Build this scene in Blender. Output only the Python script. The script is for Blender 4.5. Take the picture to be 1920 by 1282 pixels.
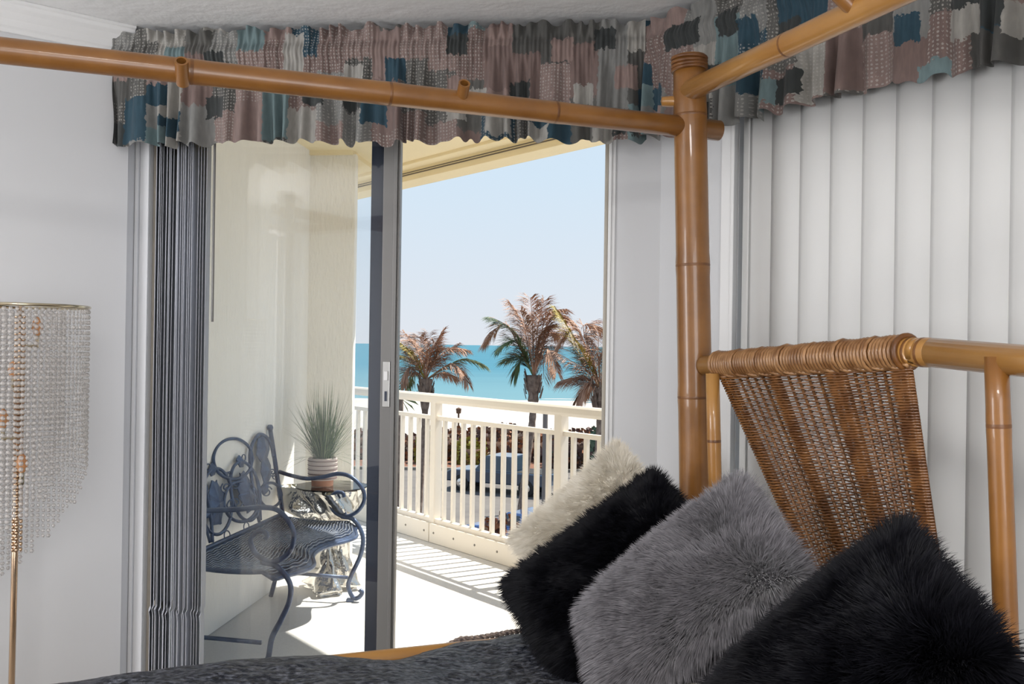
import bpy, math, random
import numpy as np
from mathutils import Vector, Matrix, noise as mnoise
random.seed(7); rng = np.random.default_rng(7)
SC = bpy.context.scene; COL = SC.collection
for o in list(bpy.data.objects): bpy.data.objects.remove(o)
PI = math.pi

# ------------------------------------------------------------------ camera, sky, sun, lamps, exposure
EYE = Vector((0, 0, 1.44)); FPX = 1745.0
ROLL = math.radians(0.85); PITCH = math.radians(0.18)
cd = bpy.data.cameras.new('camera'); cam = bpy.data.objects.new('camera', cd); COL.objects.link(cam)
cd.sensor_width = 36; cd.lens = FPX / 1920 * 36; cd.clip_end = 20000; cd.clip_start = 0.05
CAMR = Matrix.Rotation(PI / 2 + PITCH, 3, 'X') @ Matrix.Rotation(ROLL, 3, 'Z')
cam.matrix_world = Matrix.Translation(EYE) @ CAMR.to_4x4()
SC.camera = cam
SC.view_settings.view_transform = 'Standard'; SC.view_settings.look = 'None'
SC.view_settings.exposure = 0.0; SC.view_settings.gamma = 1.0
SC.view_settings.use_curve_mapping = False

SUN_DIR = Vector((-0.86 * math.cos(math.radians(58)), -0.50 * math.cos(math.radians(58)), -math.sin(math.radians(58))))
sl = bpy.data.lights.new('sun', 'SUN'); sl.energy = 8.6; sl.angle = math.radians(0.6); sl.color = (1.0, 0.94, 0.84)
so = bpy.data.objects.new('sun', sl); COL.objects.link(so); so.rotation_euler = SUN_DIR.to_track_quat('-Z', 'Y').to_euler()
so.location = (6, 8, 20)

w = bpy.data.worlds.new('sky'); SC.world = w; w.use_nodes = True
nt = w.node_tree; nt.nodes.clear()
tc = nt.nodes.new('ShaderNodeTexCoord'); sx = nt.nodes.new('ShaderNodeSeparateXYZ')
rp = nt.nodes.new('ShaderNodeValToRGB'); bg = nt.nodes.new('ShaderNodeBackground'); wo = nt.nodes.new('ShaderNodeOutputWorld')
nt.links.new(tc.outputs['Generated'], sx.inputs[0]); nt.links.new(sx.outputs['Z'], rp.inputs[0])
nt.links.new(rp.outputs[0], bg.inputs[0]); nt.links.new(bg.outputs[0], wo.inputs[0])
e = rp.color_ramp.elements
e[0].position = 0.0; e[0].color = (0.76, 0.80, 0.86, 1)
e[1].position = 1.0; e[1].color = (0.42, 0.60, 0.90, 1)
k = e.new(0.18); k.color = (0.66, 0.80, 0.93, 1)
bg.inputs[1].default_value = 1.0

LAMP_W = 46.0      # added ceiling fill lamp, built further down with its fixture
LAMP_COL = (1.0, 0.975, 0.95)
FILL_W = (66.0, 46.0)   # unseen area-light fill from two added windows behind the camera
FILL_COL = (0.98, 0.985, 1.0)

# ------------------------------------------------------------------ frames of reference
def ray(px, py):
    return CAMR @ Vector(((px - 960) / FPX, (641 - py) / FPX, -1.0))
def at(px, py, Y):
    r = ray(px, py); return EYE + r * (Y / r.y)
def onz(px, py, z):
    r = ray(px, py); return EYE + r * ((z - EYE.z) / r.z)
def onplane(px, py, p0, n):
    r = ray(px, py); return EYE + r * ((Vector(p0) - EYE).dot(n) / r.dot(n))
def V(*a): return Vector(a)
UP = V(0, 0, 1)
A = V(-1.30, 3.10, 0); C = V(0.459, 2.915, 0)          # ends of the door wall
DW = (C - A).normalized(); DN = V(DW.y, -DW.x, 0)       # along the door wall, into the room
if DN.y > 0: DN = -DN
LW = V(-0.777, -0.629, 0).normalized(); LN = V(0.629, -0.777, 0).normalized()   # left wall: towards the camera, into the room
RW = V(0.629, -0.777, 0).normalized(); RN = V(-0.777, -0.629, 0).normalized()   # right wall: towards the camera, into the room
CEIL = 2.445
def dw(s, off, z): return A + DW * s + DN * off + UP * z        # off > 0 into the room
def rw(t, off, z): return C + RW * t + RN * off + UP * z
E0 = A + DW * 0.045 + DN * 0.06                            # free corner of the left wall
def lw(t, off, z): return E0 + LW * t + LN * off + UP * z

# ------------------------------------------------------------------ materials
def mat(name, col, rough=0.6, metal=0.0, spec=0.5, col2=None, nscale=8.0, nstretch=(1, 1, 1), bump=0.0, bscale=None, bdist=0.01,
        trans=0.0, sheen=0.0, coat=0.0, sub=0.0, detail=3.0, lo=0.35, hi=0.65, coord='Object'):
    m = bpy.data.materials.new(name); m.use_nodes = True
    t = m.node_tree; b = t.nodes['Principled BSDF']
    b.inputs['Base Color'].default_value = (*col, 1); b.inputs['Roughness'].default_value = rough
    b.inputs['Metallic'].default_value = metal; b.inputs['Specular IOR Level'].default_value = spec
    b.inputs['Transmission Weight'].default_value = trans
    b.inputs['Sheen Weight'].default_value = sheen; b.inputs['Coat Weight'].default_value = coat
    if col2 is not None or bump:
        tcn = t.nodes.new('ShaderNodeTexCoord'); mp = t.nodes.new('ShaderNodeMapping'); mp.inputs['Scale'].default_value = nstretch
        t.links.new(tcn.outputs[coord], mp.inputs[0])
    if col2 is not None:
        n = t.nodes.new('ShaderNodeTexNoise'); n.inputs['Scale'].default_value = nscale; n.inputs['Detail'].default_value = detail
        r = t.nodes.new('ShaderNodeValToRGB'); r.color_ramp.elements[0].position = lo; r.color_ramp.elements[1].position = hi
        r.color_ramp.elements[0].color = (*col, 1); r.color_ramp.elements[1].color = (*col2, 1)
        t.links.new(mp.outputs[0], n.inputs[0]); t.links.new(n.outputs[0], r.inputs[0]); t.links.new(r.outputs[0], b.inputs['Base Color'])
    if bump:
        n2 = t.nodes.new('ShaderNodeTexNoise'); n2.inputs['Scale'].default_value = bscale or nscale; n2.inputs['Detail'].default_value = 4
        bp = t.nodes.new('ShaderNodeBump'); bp.inputs['Strength'].default_value = bump; bp.inputs['Distance'].default_value = bdist
        t.links.new(mp.outputs[0], n2.inputs[0]); t.links.new(n2.outputs[0], bp.inputs['Height']); t.links.new(bp.outputs[0], b.inputs['Normal'])
    return m

def glass_mat(name, tint=(0.93, 0.96, 0.97), rough=0.0, ior=1.5):
    m = bpy.data.materials.new(name); m.use_nodes = True; t = m.node_tree; t.nodes.clear()
    o = t.nodes.new('ShaderNodeOutputMaterial'); mx = t.nodes.new('ShaderNodeMixShader'); tr = t.nodes.new('ShaderNodeBsdfTransparent')
    gl = t.nodes.new('ShaderNodeBsdfGlossy'); fr = t.nodes.new('ShaderNodeFresnel'); fr.inputs[0].default_value = ior
    tr.inputs[0].default_value = (*tint, 1); gl.inputs['Roughness'].default_value = rough
    t.links.new(fr.outputs[0], mx.inputs[0]); t.links.new(tr.outputs[0], mx.inputs[1]); t.links.new(gl.outputs[0], mx.inputs[2]); t.links.new(mx.outputs[0], o.inputs[0])
    return m

def vane_mat(name, col, tl):
    m = bpy.data.materials.new(name); m.use_nodes = True; t = m.node_tree
    b = t.nodes['Principled BSDF']; b.inputs['Base Color'].default_value = (*col, 1); b.inputs['Roughness'].default_value = 0.6
    o = t.nodes['Material Output']; tr = t.nodes.new('ShaderNodeBsdfTranslucent'); tr.inputs[0].default_value = (*col, 1)
    mx = t.nodes.new('ShaderNodeMixShader'); mx.inputs[0].default_value = tl
    t.links.new(b.outputs[0], mx.inputs[1]); t.links.new(tr.outputs[0], mx.inputs[2]); t.links.new(mx.outputs[0], o.inputs[0])
    return m

def fabric_mat(name):
    """patchwork print on UV metres: muted rectangles of grey, mauve, teal; dot grids; brushy edges"""
    m = bpy.data.materials.new(name); m.use_nodes = True; t = m.node_tree; b = t.nodes['Principled BSDF']; L = t.links.new
    b.inputs['Roughness'].default_value = 0.75; b.inputs['Sheen Weight'].default_value = 0.15; b.inputs['Specular IOR Level'].default_value = 0.3
    uv = t.nodes.new('ShaderNodeTexCoord')
    nz = t.nodes.new('ShaderNodeTexNoise'); nz.inputs['Scale'].default_value = 55; nz.inputs['Detail'].default_value = 4
    L(uv.outputs['UV'], nz.inputs[0])
    def vm(op, a, bv):
        n = t.nodes.new('ShaderNodeVectorMath'); n.operation = op
        for i, x in enumerate((a, bv)):
            if x is None: continue
            if hasattr(x, 'is_linked'): L(x, n.inputs[i])
            else: n.inputs[i].default_value = x
        return n.outputs[0]
    def mth(op, a, bv=0.0):
        n = t.nodes.new('ShaderNodeMath'); n.operation = op
        for i, x in enumerate((a, bv)):
            if hasattr(x, 'is_linked'): L(x, n.inputs[i])
            else: n.inputs[i].default_value = x
        return n.outputs[0]
    d = vm('MULTIPLY', vm('SUBTRACT', nz.outputs['Color'], (0.5, 0.5, 0.5)), (0.03, 0.045, 0))
    wv = vm('ADD', uv.outputs['UV'], d)
    def cells(sx_, sy_, ox, oy):
        s = t.nodes.new('ShaderNodeSeparateXYZ'); L(vm('ADD', wv, (ox, oy, 0)), s.inputs[0])
        col = mth('FLOOR', mth('DIVIDE', s.outputs[0], sx_))
        wn1 = t.nodes.new('ShaderNodeTexWhiteNoise'); wn1.noise_dimensions = '1D'; L(col, wn1.inputs['W'])
        row = mth('FLOOR', mth('ADD', mth('DIVIDE', s.outputs[1], sy_), mth('MULTIPLY', wn1.outputs[0], 7.0)))
        cx = t.nodes.new('ShaderNodeCombineXYZ'); L(col, cx.inputs[0]); L(row, cx.inputs[1]); cx.inputs[2].default_value = ox * 10
        wn = t.nodes.new('ShaderNodeTexWhiteNoise'); wn.noise_dimensions = '3D'; L(cx.outputs[0], wn.inputs['Vector'])
        return wn
    def ramp(fac, stops, const=True):
        r = t.nodes.new('ShaderNodeValToRGB'); r.color_ramp.interpolation = 'CONSTANT' if const else 'LINEAR'
        el = r.color_ramp.elements
        while len(el) > 1: el.remove(el[-1])
        el[0].position = stops[0][0]; el[0].color = (*stops[0][1], 1)
        for p, c in stops[1:]:
            q = el.new(p); q.color = (*c, 1)
        L(fac, r.inputs[0]); return r.outputs[0]
    def mix(fac, a, bb, mode='MIX'):
        n = t.nodes.new('ShaderNodeMix'); n.data_type = 'RGBA'; n.blend_type = mode
        if hasattr(fac, 'is_linked'): L(fac, n.inputs['Factor'])
        else: n.inputs['Factor'].default_value = fac
        for nm, x in (('A', a), ('B', bb)):
            i = [q for q in n.inputs if q.name == nm and q.type == 'RGBA'][0]
            if hasattr(x, 'is_linked'): L(x, i)
            else: i.default_value = (*x, 1)
        return [q for q in n.outputs if q.type == 'RGBA'][0]
    pal = [(0, (0.15, 0.105, 0.095)), (0.22, (0.065, 0.064, 0.060)), (0.40, (0.20, 0.145, 0.132)), (0.54, (0.17, 0.17, 0.163)), (0.70, (0.085, 0.083, 0.077)),
           (0.83, (0.26, 0.25, 0.23)), (0.91, (0.115, 0.165, 0.172)), (0.96, (0.018, 0.048, 0.070))]
    c1 = cells(0.135, 0.175, 0.0, 0.0); c2 = cells(0.10, 0.075, 3.31, 1.7)
    base = ramp(c1.outputs[0], pal)
    pal2 = [(0, (0.018, 0.048, 0.070)), (0.22, (0.12, 0.172, 0.18)), (0.36, (0.28, 0.27, 0.25)), (0.58, (0.21, 0.15, 0.135)), (0.78, (0.03, 0.034, 0.034))]
    sepc = t.nodes.new('ShaderNodeSeparateColor'); L(c2.outputs['Color'], sepc.inputs[0])
    over = ramp(sepc.outputs[0], pal2)
    pick = mth('LESS_THAN', sepc.outputs[1], 0.20)
    col = mix(pick, base, over)
    # dot grid on some of the patches
    s = t.nodes.new('ShaderNodeSeparateXYZ'); L(vm('ADD', uv.outputs['UV'], vm('MULTIPLY', d, (0.12, 0.12, 0))), s.inputs[0])
    def tri(x, p): return mth('ABSOLUTE', mth('SUBTRACT', mth('FRACT', mth('DIVIDE', x, p)), 0.5))
    dot = mth('LESS_THAN', mth('ADD', mth('POWER', tri(s.outputs[0], 0.013), 2.0), mth('POWER', tri(s.outputs[1], 0.011), 2.0)), 0.075)
    sp1 = t.nodes.new('ShaderNodeSeparateColor'); L(c1.outputs['Color'], sp1.inputs[0])
    dsel = mth('MULTIPLY', mth('LESS_THAN', sp1.outputs[1], 0.48), mth('SUBTRACT', 1.0, pick))
    n3 = t.nodes.new('ShaderNodeTexNoise'); n3.inputs['Scale'].default_value = 90; L(uv.outputs['UV'], n3.inputs[0])
    dsel = mth('MULTIPLY', mth('MULTIPLY', dsel, dot), mth('GREATER_THAN', n3.outputs[0], 0.45))
    col = mix(mth('MULTIPLY', dsel, 0.62), col, (0.36, 0.345, 0.32))
    # dry brush streaks
    mp = t.nodes.new('ShaderNodeMapping'); mp.inputs['Scale'].default_value = (75, 22, 1); L(uv.outputs['UV'], mp.inputs[0])
    n4 = t.nodes.new('ShaderNodeTexNoise'); n4.inputs['Scale'].default_value = 1.0; n4.inputs['Detail'].default_value = 5; L(mp.outputs[0], n4.inputs[0])
    st = ramp(n4.outputs[0], [(0.0, (0.72, 0.72, 0.72)), (0.5, (1, 1, 1)), (1.0, (1.45, 1.42, 1.38))], False)
    col = mix(1.0, col, st, 'MULTIPLY')
    L(col, b.inputs['Base Color'])
    n5 = t.nodes.new('ShaderNodeTexNoise'); n5.inputs['Scale'].default_value = 420; L(uv.outputs['UV'], n5.inputs[0])
    bp = t.nodes.new('ShaderNodeBump'); bp.inputs['Strength'].default_value = 0.15; bp.inputs['Distance'].default_value = 0.002
    L(n5.outputs[0], bp.inputs['Height']); L(bp.outputs[0], b.inputs['Normal'])
    return m

M = {}
M['paint'] = mat('wall_paint', (0.64, 0.645, 0.66), 0.75, bump=0.08, bscale=60, bdist=0.002)
M['ceil'] = mat('ceiling_texture', (0.80, 0.80, 0.80), 0.9, bump=0.55, bscale=26, bdist=0.006)
M['trim'] = mat('white_trim_paint', (0.78, 0.78, 0.78), 0.45)
M['carpet'] = mat('carpet', (0.42, 0.38, 0.33), 0.95, col2=(0.50, 0.46, 0.40), nscale=40, bump=0.5, bscale=200)
M['beige_alu'] = mat('beige_aluminium', (0.42, 0.38, 0.32), 0.45)
M['grey_alu'] = mat('grey_aluminium', (0.21, 0.205, 0.20), 0.38, metal=0.3)
M['dark_alu'] = mat('dark_bronze_blue_gasket', (0.035, 0.045, 0.075), 0.35)  # shadow on the fixed stile's room side put into the colour; keyhole shares it
M['glass'] = glass_mat('door_glass', (0.975, 0.985, 0.99))
M['clear'] = glass_mat('clear_table_glass', (0.965, 0.985, 0.975))
M['steel'] = mat('steel', (0.55, 0.55, 0.54), 0.3, metal=0.8)
M['stucco'] = mat('stucco', (0.90, 0.875, 0.83), 0.9, bump=0.75, bscale=9, nstretch=(3.2, 3.2, 0.9), bdist=0.012)
M['stucco2'] = mat('stucco_column', (0.90, 0.86, 0.78), 0.9, bump=0.8, bscale=14, nstretch=(3.0, 3.0, 0.9), bdist=0.014)
M['soffit'] = mat('soffit_paint', (0.93, 0.80, 0.53), 0.9, bump=0.2, bscale=40)
M['deck'] = mat('deck_coating', (0.63, 0.61, 0.58), 0.85, col2=(0.71, 0.69, 0.66), nscale=160, bump=0.2, bscale=220, bdist=0.003)
M['rail'] = mat('cream_railing_paint', (0.76, 0.70, 0.61), 0.45)
M['bolt'] = mat('bolt', (0.25, 0.23, 0.2), 0.4, metal=0.6)
M['bamboo'] = mat('bamboo', (0.19, 0.075, 0.014), 0.36, col2=(0.29, 0.125, 0.028), nscale=5, nstretch=(2.2, 2.2, 2.2), coat=0.35, lo=0.3, hi=0.75, detail=5)
M['bamboo2'] = mat('bamboo_light', (0.33, 0.150, 0.034), 0.3, col2=(0.46, 0.235, 0.066), nscale=5, coat=0.35, lo=0.3, hi=0.75, detail=5)
M['node'] = mat('bamboo_node', (0.11, 0.040, 0.010), 0.4, col2=(0.20, 0.08, 0.02), nscale=30)
M['hole'] = mat('bamboo_end_grain', (0.10, 0.045, 0.018), 0.8)
M['cane'] = mat('cane_wrap', (0.20, 0.088, 0.030), 0.3, col2=(0.38, 0.20, 0.085), nscale=30, coat=0.25, detail=4)
M['wicker'] = mat('wicker', (0.10, 0.036, 0.010), 0.26, col2=(0.21, 0.088, 0.027), nscale=26, coat=0.45, detail=4)
M['wicker2'] = mat('wicker_stake', (0.11, 0.045, 0.015), 0.4, col2=(0.22, 0.10, 0.035), nscale=40)
M['valance'] = fabric_mat('patchwork_print')
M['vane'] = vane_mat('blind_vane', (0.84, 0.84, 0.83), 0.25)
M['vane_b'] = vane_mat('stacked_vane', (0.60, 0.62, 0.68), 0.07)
M['gold'] = mat('champagne_gold', (0.72, 0.52, 0.36), 0.22, metal=1.0)
M['brass'] = mat('pale_brass_rim', (0.66, 0.58, 0.42), 0.2, metal=1.0)
M['bench'] = mat('blue_metal', (0.030, 0.052, 0.115), 0.36, metal=0.25, col2=(0.065, 0.105, 0.20), nscale=25, coat=0.2)
M['mesh'] = mat('blue_seat', (0.028, 0.04, 0.075), 0.33, metal=0.3, col2=(0.06, 0.095, 0.18), nscale=70)
M['wire'] = mat('seat_wire', (0.20, 0.22, 0.26), 0.3, metal=0.3, col2=(0.34, 0.37, 0.44), nscale=40)
M['chrome'] = mat('silver_leaf', (0.72, 0.69, 0.64), 0.14, metal=1.0, bump=0.5, bscale=9, bdist=0.04)
M['terracotta'] = mat('terracotta', (0.42, 0.20, 0.13), 0.8)
M['rope'] = mat('blush_rope', (0.62, 0.52, 0.48), 0.85)
M['rope_d'] = mat('dark_rope', (0.20, 0.13, 0.12), 0.85)
M['soil'] = mat('moss', (0.015, 0.03, 0.012), 0.9)
M['grass_d'] = mat('dark_grass_blade', (0.022, 0.07, 0.022), 0.45)
M['grass_m'] = mat('grass_blade', (0.05, 0.13, 0.038), 0.45)
M['grass_l'] = mat('pale_grass_blade', (0.26, 0.33, 0.17), 0.5)
M['fur_cream'] = mat('cream_fur', (0.74, 0.68, 0.57), 0.7, col2=(0.84, 0.79, 0.69), nscale=40, sheen=0.3)
M['fur_black'] = mat('black_fur', (0.003, 0.003, 0.0045), 0.55, col2=(0.007, 0.007, 0.010), nscale=40, spec=0.14)
M['fur_grey'] = mat('grey_fur', (0.11, 0.104, 0.115), 0.6, col2=(0.20, 0.19, 0.205), nscale=60, sheen=0.3)
M['linen'] = mat('cream_linen', (0.70, 0.66, 0.58), 0.9, bump=0.2, bscale=200, bdist=0.002)
M['satin'] = mat('slate_crushed_satin', (0.007, 0.009, 0.016), 0.42, spec=0.3, col2=(0.13, 0.138, 0.165), nscale=70, bump=0.9, bscale=38, bdist=0.016, nstretch=(1.0, 1.7, 1.0), detail=6, lo=0.44, hi=0.72, sheen=0.0)
M['braid'] = mat('braid', (0.10, 0.08, 0.08), 0.7, col2=(0.35, 0.27, 0.22), nscale=120)
M['mattress'] = mat('mattress', (0.6, 0.6, 0.6), 0.9)

# ------------------------------------------------------------------ mesh builder
ROOT = {}
class MB:
    def __init__(s): s.v = []; s.f = []; s.mi = []; s.uv = []; s.cur = 0
    def add(s, vs, fs):
        n = len(s.v); s.v.extend([tuple(v) for v in vs]); s.f.extend([tuple(i + n for i in f) for f in fs]); s.mi.extend([s.cur] * len(fs)); return s
    def box(s, o, ax, ay, az):
        """a box from corner o along three edge vectors"""
        o, ax, ay, az = map(Vector, (o, ax, ay, az))
        vs = [o + ax * i + ay * j + az * k for k in (0, 1) for j in (0, 1) for i in (0, 1)]
        fs = [(0, 2, 3, 1), (4, 5, 7, 6), (0, 1, 5, 4), (2, 6, 7, 3), (0, 4, 6, 2), (1, 3, 7, 5)]
        if ax.cross(ay).dot(az) < 0: fs = [f[::-1] for f in fs]
        return s.add(vs, fs)
    def tube(s, pts, r, n=8, cap=True, closed=False, flat=None):
        pts = [Vector(p) for p in pts]; N = len(pts)
        rr = r if isinstance(r, (list, tuple)) else [r] * N
        T = []
        for i in range(N):
            a = pts[(i - 1) % N] if (closed or i > 0) else pts[i]; b = pts[(i + 1) % N] if (closed or i < N - 1) else pts[i]
            T.append((b - a).normalized())
        u = T[0].orthogonal().normalized(); vs = []
        for i in range(N):
            u = (u - T[i] * u.dot(T[i])).normalized(); w_ = T[i].cross(u)
            for k in range(n):
                a = 2 * PI * k / n
                vs.append(pts[i] + (u * math.cos(a) + w_ * math.sin(a)) * rr[i])
        fs = []
        for i in range(N if closed else N - 1):
            j = (i + 1) % N
            for k in range(n): fs.append((i * n + k, i * n + (k + 1) % n, j * n + (k + 1) % n, j * n + k))
        if cap and not closed: fs.append(tuple(range(n - 1, -1, -1))); fs.append(tuple((N - 1) * n + k for k in range(n)))
        return s.add(vs, fs)
    def lathe(s, c, prof, n=24, axis=UP):
        c = Vector(c); ax = Vector(axis).normalized(); u = ax.orthogonal().normalized(); w_ = ax.cross(u); vs = []; m = len(prof)
        for (r, h) in prof:
            for k in range(n):
                a = 2 * PI * k / n; vs.append(c + (u * math.cos(a) + w_ * math.sin(a)) * r + ax * h)
        fs = [(i * n + k, i * n + (k + 1) % n, (i + 1) * n + (k + 1) % n, (i + 1) * n + k) for i in range(m - 1) for k in range(n)]
        return s.add(vs, fs)
    def prism(s, poly, d):
        """polygon extruded by vector d"""
        poly = [Vector(p) for p in poly]; d = Vector(d); n = len(poly)
        vs = poly + [p + d for p in poly]
        fs = [tuple(range(n)), tuple(range(2 * n - 1, n - 1, -1))] + [(i, i + n, (i + 1) % n + n, (i + 1) % n) for i in range(n)]
        return s.add(vs, fs)
    def grid(s, fn, nu, nv, uvfn=None):
        n = len(s.v)
        for j in range(nv + 1):
            for i in range(nu + 1):
                s.v.append(tuple(fn(i / nu, j / nv)))
                if uvfn: s.uv.append(uvfn(i / nu, j / nv))
        for j in range(nv):
            for i in range(nu):
                a = n + j * (nu + 1) + i; s.f.append((a, a + 1, a + nu + 2, a + nu + 1)); s.mi.append(s.cur)
        return s
    def build(s, name, m, parent=None, smooth=False, bevel=0.0):
        me = bpy.data.meshes.new(name)
        off = Vector(ROOT.get(parent.name, (0, 0, 0))) if parent else Vector((0, 0, 0))
        me.from_pydata([(v[0] - off.x, v[1] - off.y, v[2] - off.z) for v in s.v], [], s.f)
        ms = m if isinstance(m, (list, tuple)) else [m]
        for x in ms: me.materials.append(x)
        if len(ms) > 1: me.polygons.foreach_set('material_index', s.mi)
        if s.uv:
            l = me.uv_layers.new(name='UVMap'); idx = np.zeros(len(me.loops), dtype=np.int32); me.loops.foreach_get('vertex_index', idx)
            l.data.foreach_set('uv', np.array(s.uv, dtype=np.float32)[idx].ravel())
        if smooth: me.polygons.foreach_set('use_smooth', [True] * len(me.polygons))
        me.update()
        o = bpy.data.objects.new(name, me); COL.objects.link(o)
        if parent: o.parent = parent; ROOT[o.name] = off
        else: ROOT[o.name] = Vector((0, 0, 0))
        if smooth and smooth != 'full':
            try: me.set_sharp_from_angle(angle=math.radians(40))
            except Exception: pass
        if bevel:
            b = o.modifiers.new('bevel', 'BEVEL'); b.width = bevel; b.segments = 2; b.limit_method = 'ANGLE'
        return o
def raw(name, vs, fs, m, parent=None, mi=None, smooth=False):
    """numpy mesh: vs (N,3), fs (K,3 or 4)"""
    off = np.array(ROOT.get(parent.name, (0, 0, 0))) if parent else np.zeros(3)
    me = bpy.data.meshes.new(name); vs = np.asarray(vs, dtype=np.float32) - off.astype(np.float32); fs = np.asarray(fs, dtype=np.int32); k = fs.shape[1]
    me.vertices.add(len(vs)); me.vertices.foreach_set('co', vs.ravel())
    me.loops.add(fs.size); me.loops.foreach_set('vertex_index', fs.ravel())
    me.polygons.add(len(fs)); me.polygons.foreach_set('loop_start', np.arange(0, fs.size, k, dtype=np.int32))
    for x in (m if isinstance(m, (list, tuple)) else [m]): me.materials.append(x)
    if mi is not None: me.polygons.foreach_set('material_index', np.asarray(mi, dtype=np.int32))
    me.update(calc_edges=True); me.validate()
    if smooth: me.polygons.foreach_set('use_smooth', [True] * len(me.polygons))
    o = bpy.data.objects.new(name, me); COL.objects.link(o)
    if parent: o.parent = parent
    ROOT[o.name] = off; return o
def tag(o, label, cat, group=None, kind=None):
    o['label'] = label; o['category'] = cat
    if group: o['group'] = group
    if kind: o['kind'] = kind
    return o
def thing(name, loc, label=None, cat=None, group=None):
    o = bpy.data.objects.new(name, None); COL.objects.link(o); o.location = loc; o.empty_display_size = 0.1
    ROOT[o.name] = Vector(loc)
    if label: tag(o, label, cat, group)
    return o
def struct(o): o['kind'] = 'structure'; return o
def sthing(name, loc): o = thing(name, loc); o['kind'] = 'structure'; return o
def stuff(o): o['kind'] = 'stuff'; return o
def bez(pts, n=10):
    """Catmull-Rom through points"""
    P = [Vector(p) for p in pts]; P = [P[0] * 2 - P[1]] + P + [P[-1] * 2 - P[-2]]; out = []
    for i in range(1, len(P) - 2):
        for k in range(n):
            t = k / n; a, b, c, d = P[i - 1:i + 3]
            out.append(0.5 * ((2 * b) + (c - a) * t + (2 * a - 5 * b + 4 * c - d) * t * t + (3 * b - a - 3 * c + d) * t ** 3))
    out.append(P[-2]); return out

# ------------------------------------------------------------------ the room
T = 0.16
ROOMA, ROOMB = 3.35, 3.55                      # lengths of the left and right wall from the chamfered corner
D_S0, D_S1, D_H = 0.091, 1.606, 2.32            # door opening
pL, pR = A + LW * ROOMA, C + RW * ROOMB
pX = pL + RW * 0 + (pR - C)                     # rough far corner
K = A - LW * 0  # noqa
# rectangle corner opposite the door: lines pL + RW*x and pR + LW*y meet
def meet(p, d, q, e):
    det = d.x * (-e.y) + e.x * d.y; r = q - p
    x = (r.x * (-e.y) + e.x * r.y) / det; return p + d * x
pX = meet(pL, RW, pR, LW)
def wallbox(name, p, q, n_in, z0=0, z1=CEIL, m=None, thick=T):
    b = MB(); d = q - p; b.box(p + UP * z0, d, -n_in * thick, UP * (z1 - z0)); return struct(b.build(name, m or M['paint']))
MB_floor = MB(); poly = [A, C, pR, pX, pL]
MB_floor.prism([p + UP * -0.12 for p in poly], UP * 0.12); struct(MB_floor.build('floor', M['carpet']))
b = MB(); b.prism([p + UP * CEIL for p in [A - LN * T, A - LN * T + DN * -T, C - RN * T - DN * T, C - RN * T, pR - RN * T, pX, pL - LN * T]], UP * 0.14); struct(b.build('ceiling', M['ceil']))
b = MB(); b.prism([E0, E0 + LW * ROOMA, pL - LN * T, A - LN * T, dw(0.045, -0.01, 0)], UP * CEIL); struct(b.build('wall_left', M['paint']))
b = MB()                                        # the short wall with the sliding door
b.box(dw(-0.02, 0, 0), DW * (D_S0 + 0.02), -DN * T, UP * CEIL)
b.box(dw(D_S1, 0, 0), DW * (1.769 - D_S1 + 0.05), -DN * T, UP * CEIL)
b.box(dw(D_S0, 0, D_H), DW * (D_S1 - D_S0), -DN * T, UP * (CEIL - D_H))
struct(b.build('wall_front', M['paint']))
W_T0, W_T1, W_Z1 = 0.30, 2.30, 2.12
b = MB()
b.box(rw(0, 0, 0), RW * W_T0, -RN * T, UP * CEIL); b.box(rw(W_T1, 0, 0), RW * (ROOMB - W_T1), -RN * T, UP * CEIL)
b.box(rw(W_T0, 0, W_Z1), RW * (W_T1 - W_T0), -RN * T, UP * (CEIL - W_Z1))
struct(b.build('wall_right', M['paint']))
wallbox('wall_rear', pL, pX, -LW); wallbox('wall_rear_right', pX, pR, -RW)
for i, (p, q, n_, f) in enumerate(((pL, pX, -LW, 0.155), (pX, pR, -RW, 0.42))):     # added window frames around area lights, unseen fill behind the camera
    c_ = p.lerp(q, f); d_ = (q - p).normalized(); wv_ = sthing('window_%d' % (i + 2), c_ + n_ * 0.02); hw, z0, z1 = (0.6, 0.95)[i], 0.75, 2.2
    b = MB()
    for o_, e1, e2 in ((c_ - d_ * (hw + .06) + UP * z0, d_ * 0.06, UP * (z1 - z0)), (c_ + d_ * hw + UP * z0, d_ * 0.06, UP * (z1 - z0)), (c_ - d_ * (hw + .06) + UP * (z0 - .06), d_ * (2 * hw + .12), UP * .06), (c_ - d_ * (hw + .06) + UP * z1, d_ * (2 * hw + .12), UP * .06)): b.box(o_ + n_ * 0.002, e1, n_ * 0.04, e2)
    b.build('window_frame', M['trim'], wv_)  # frame on a closed wall, around the added fill light
    a_ = bpy.data.lights.new('window_light', 'AREA'); a_.shape = 'RECTANGLE'; a_.size = 2 * hw; a_.size_y = z1 - z0; a_.energy = FILL_W[i]; a_.color = FILL_COL
    ao = bpy.data.objects.new('window_light', a_); COL.objects.link(ao); ao.location = c_ + n_ * 0.03 + UP * (z0 + z1) / 2; ao.rotation_euler = n_.to_track_quat('-Z', 'Y').to_euler()

# crown moulding on the left wall: stepped profile
b = MB(); prof = [(0, -0.085), (0.012, -0.085), (0.014, -0.074), (0.022, -0.068), (0.03, -0.05), (0.045, -0.032), (0.058, -0.022), (0.06, -0.012), (0.07, -0.008), (0.07, 0), (0, 0)]
b.prism([lw(0.0, x, CEIL + z) for x, z in prof], LW * ROOMA); struct(b.build('trim_1', M['trim'], bevel=0.002))
b = MB(); prof = [(0, 0), (0.014, 0), (0.014, 0.08), (0.008, 0.1), (0, 0.1)]
b.prism([lw(0.0, x, z) for x, z in prof], LW * ROOMA); struct(b.build('baseboard_left', M['trim']))
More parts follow.
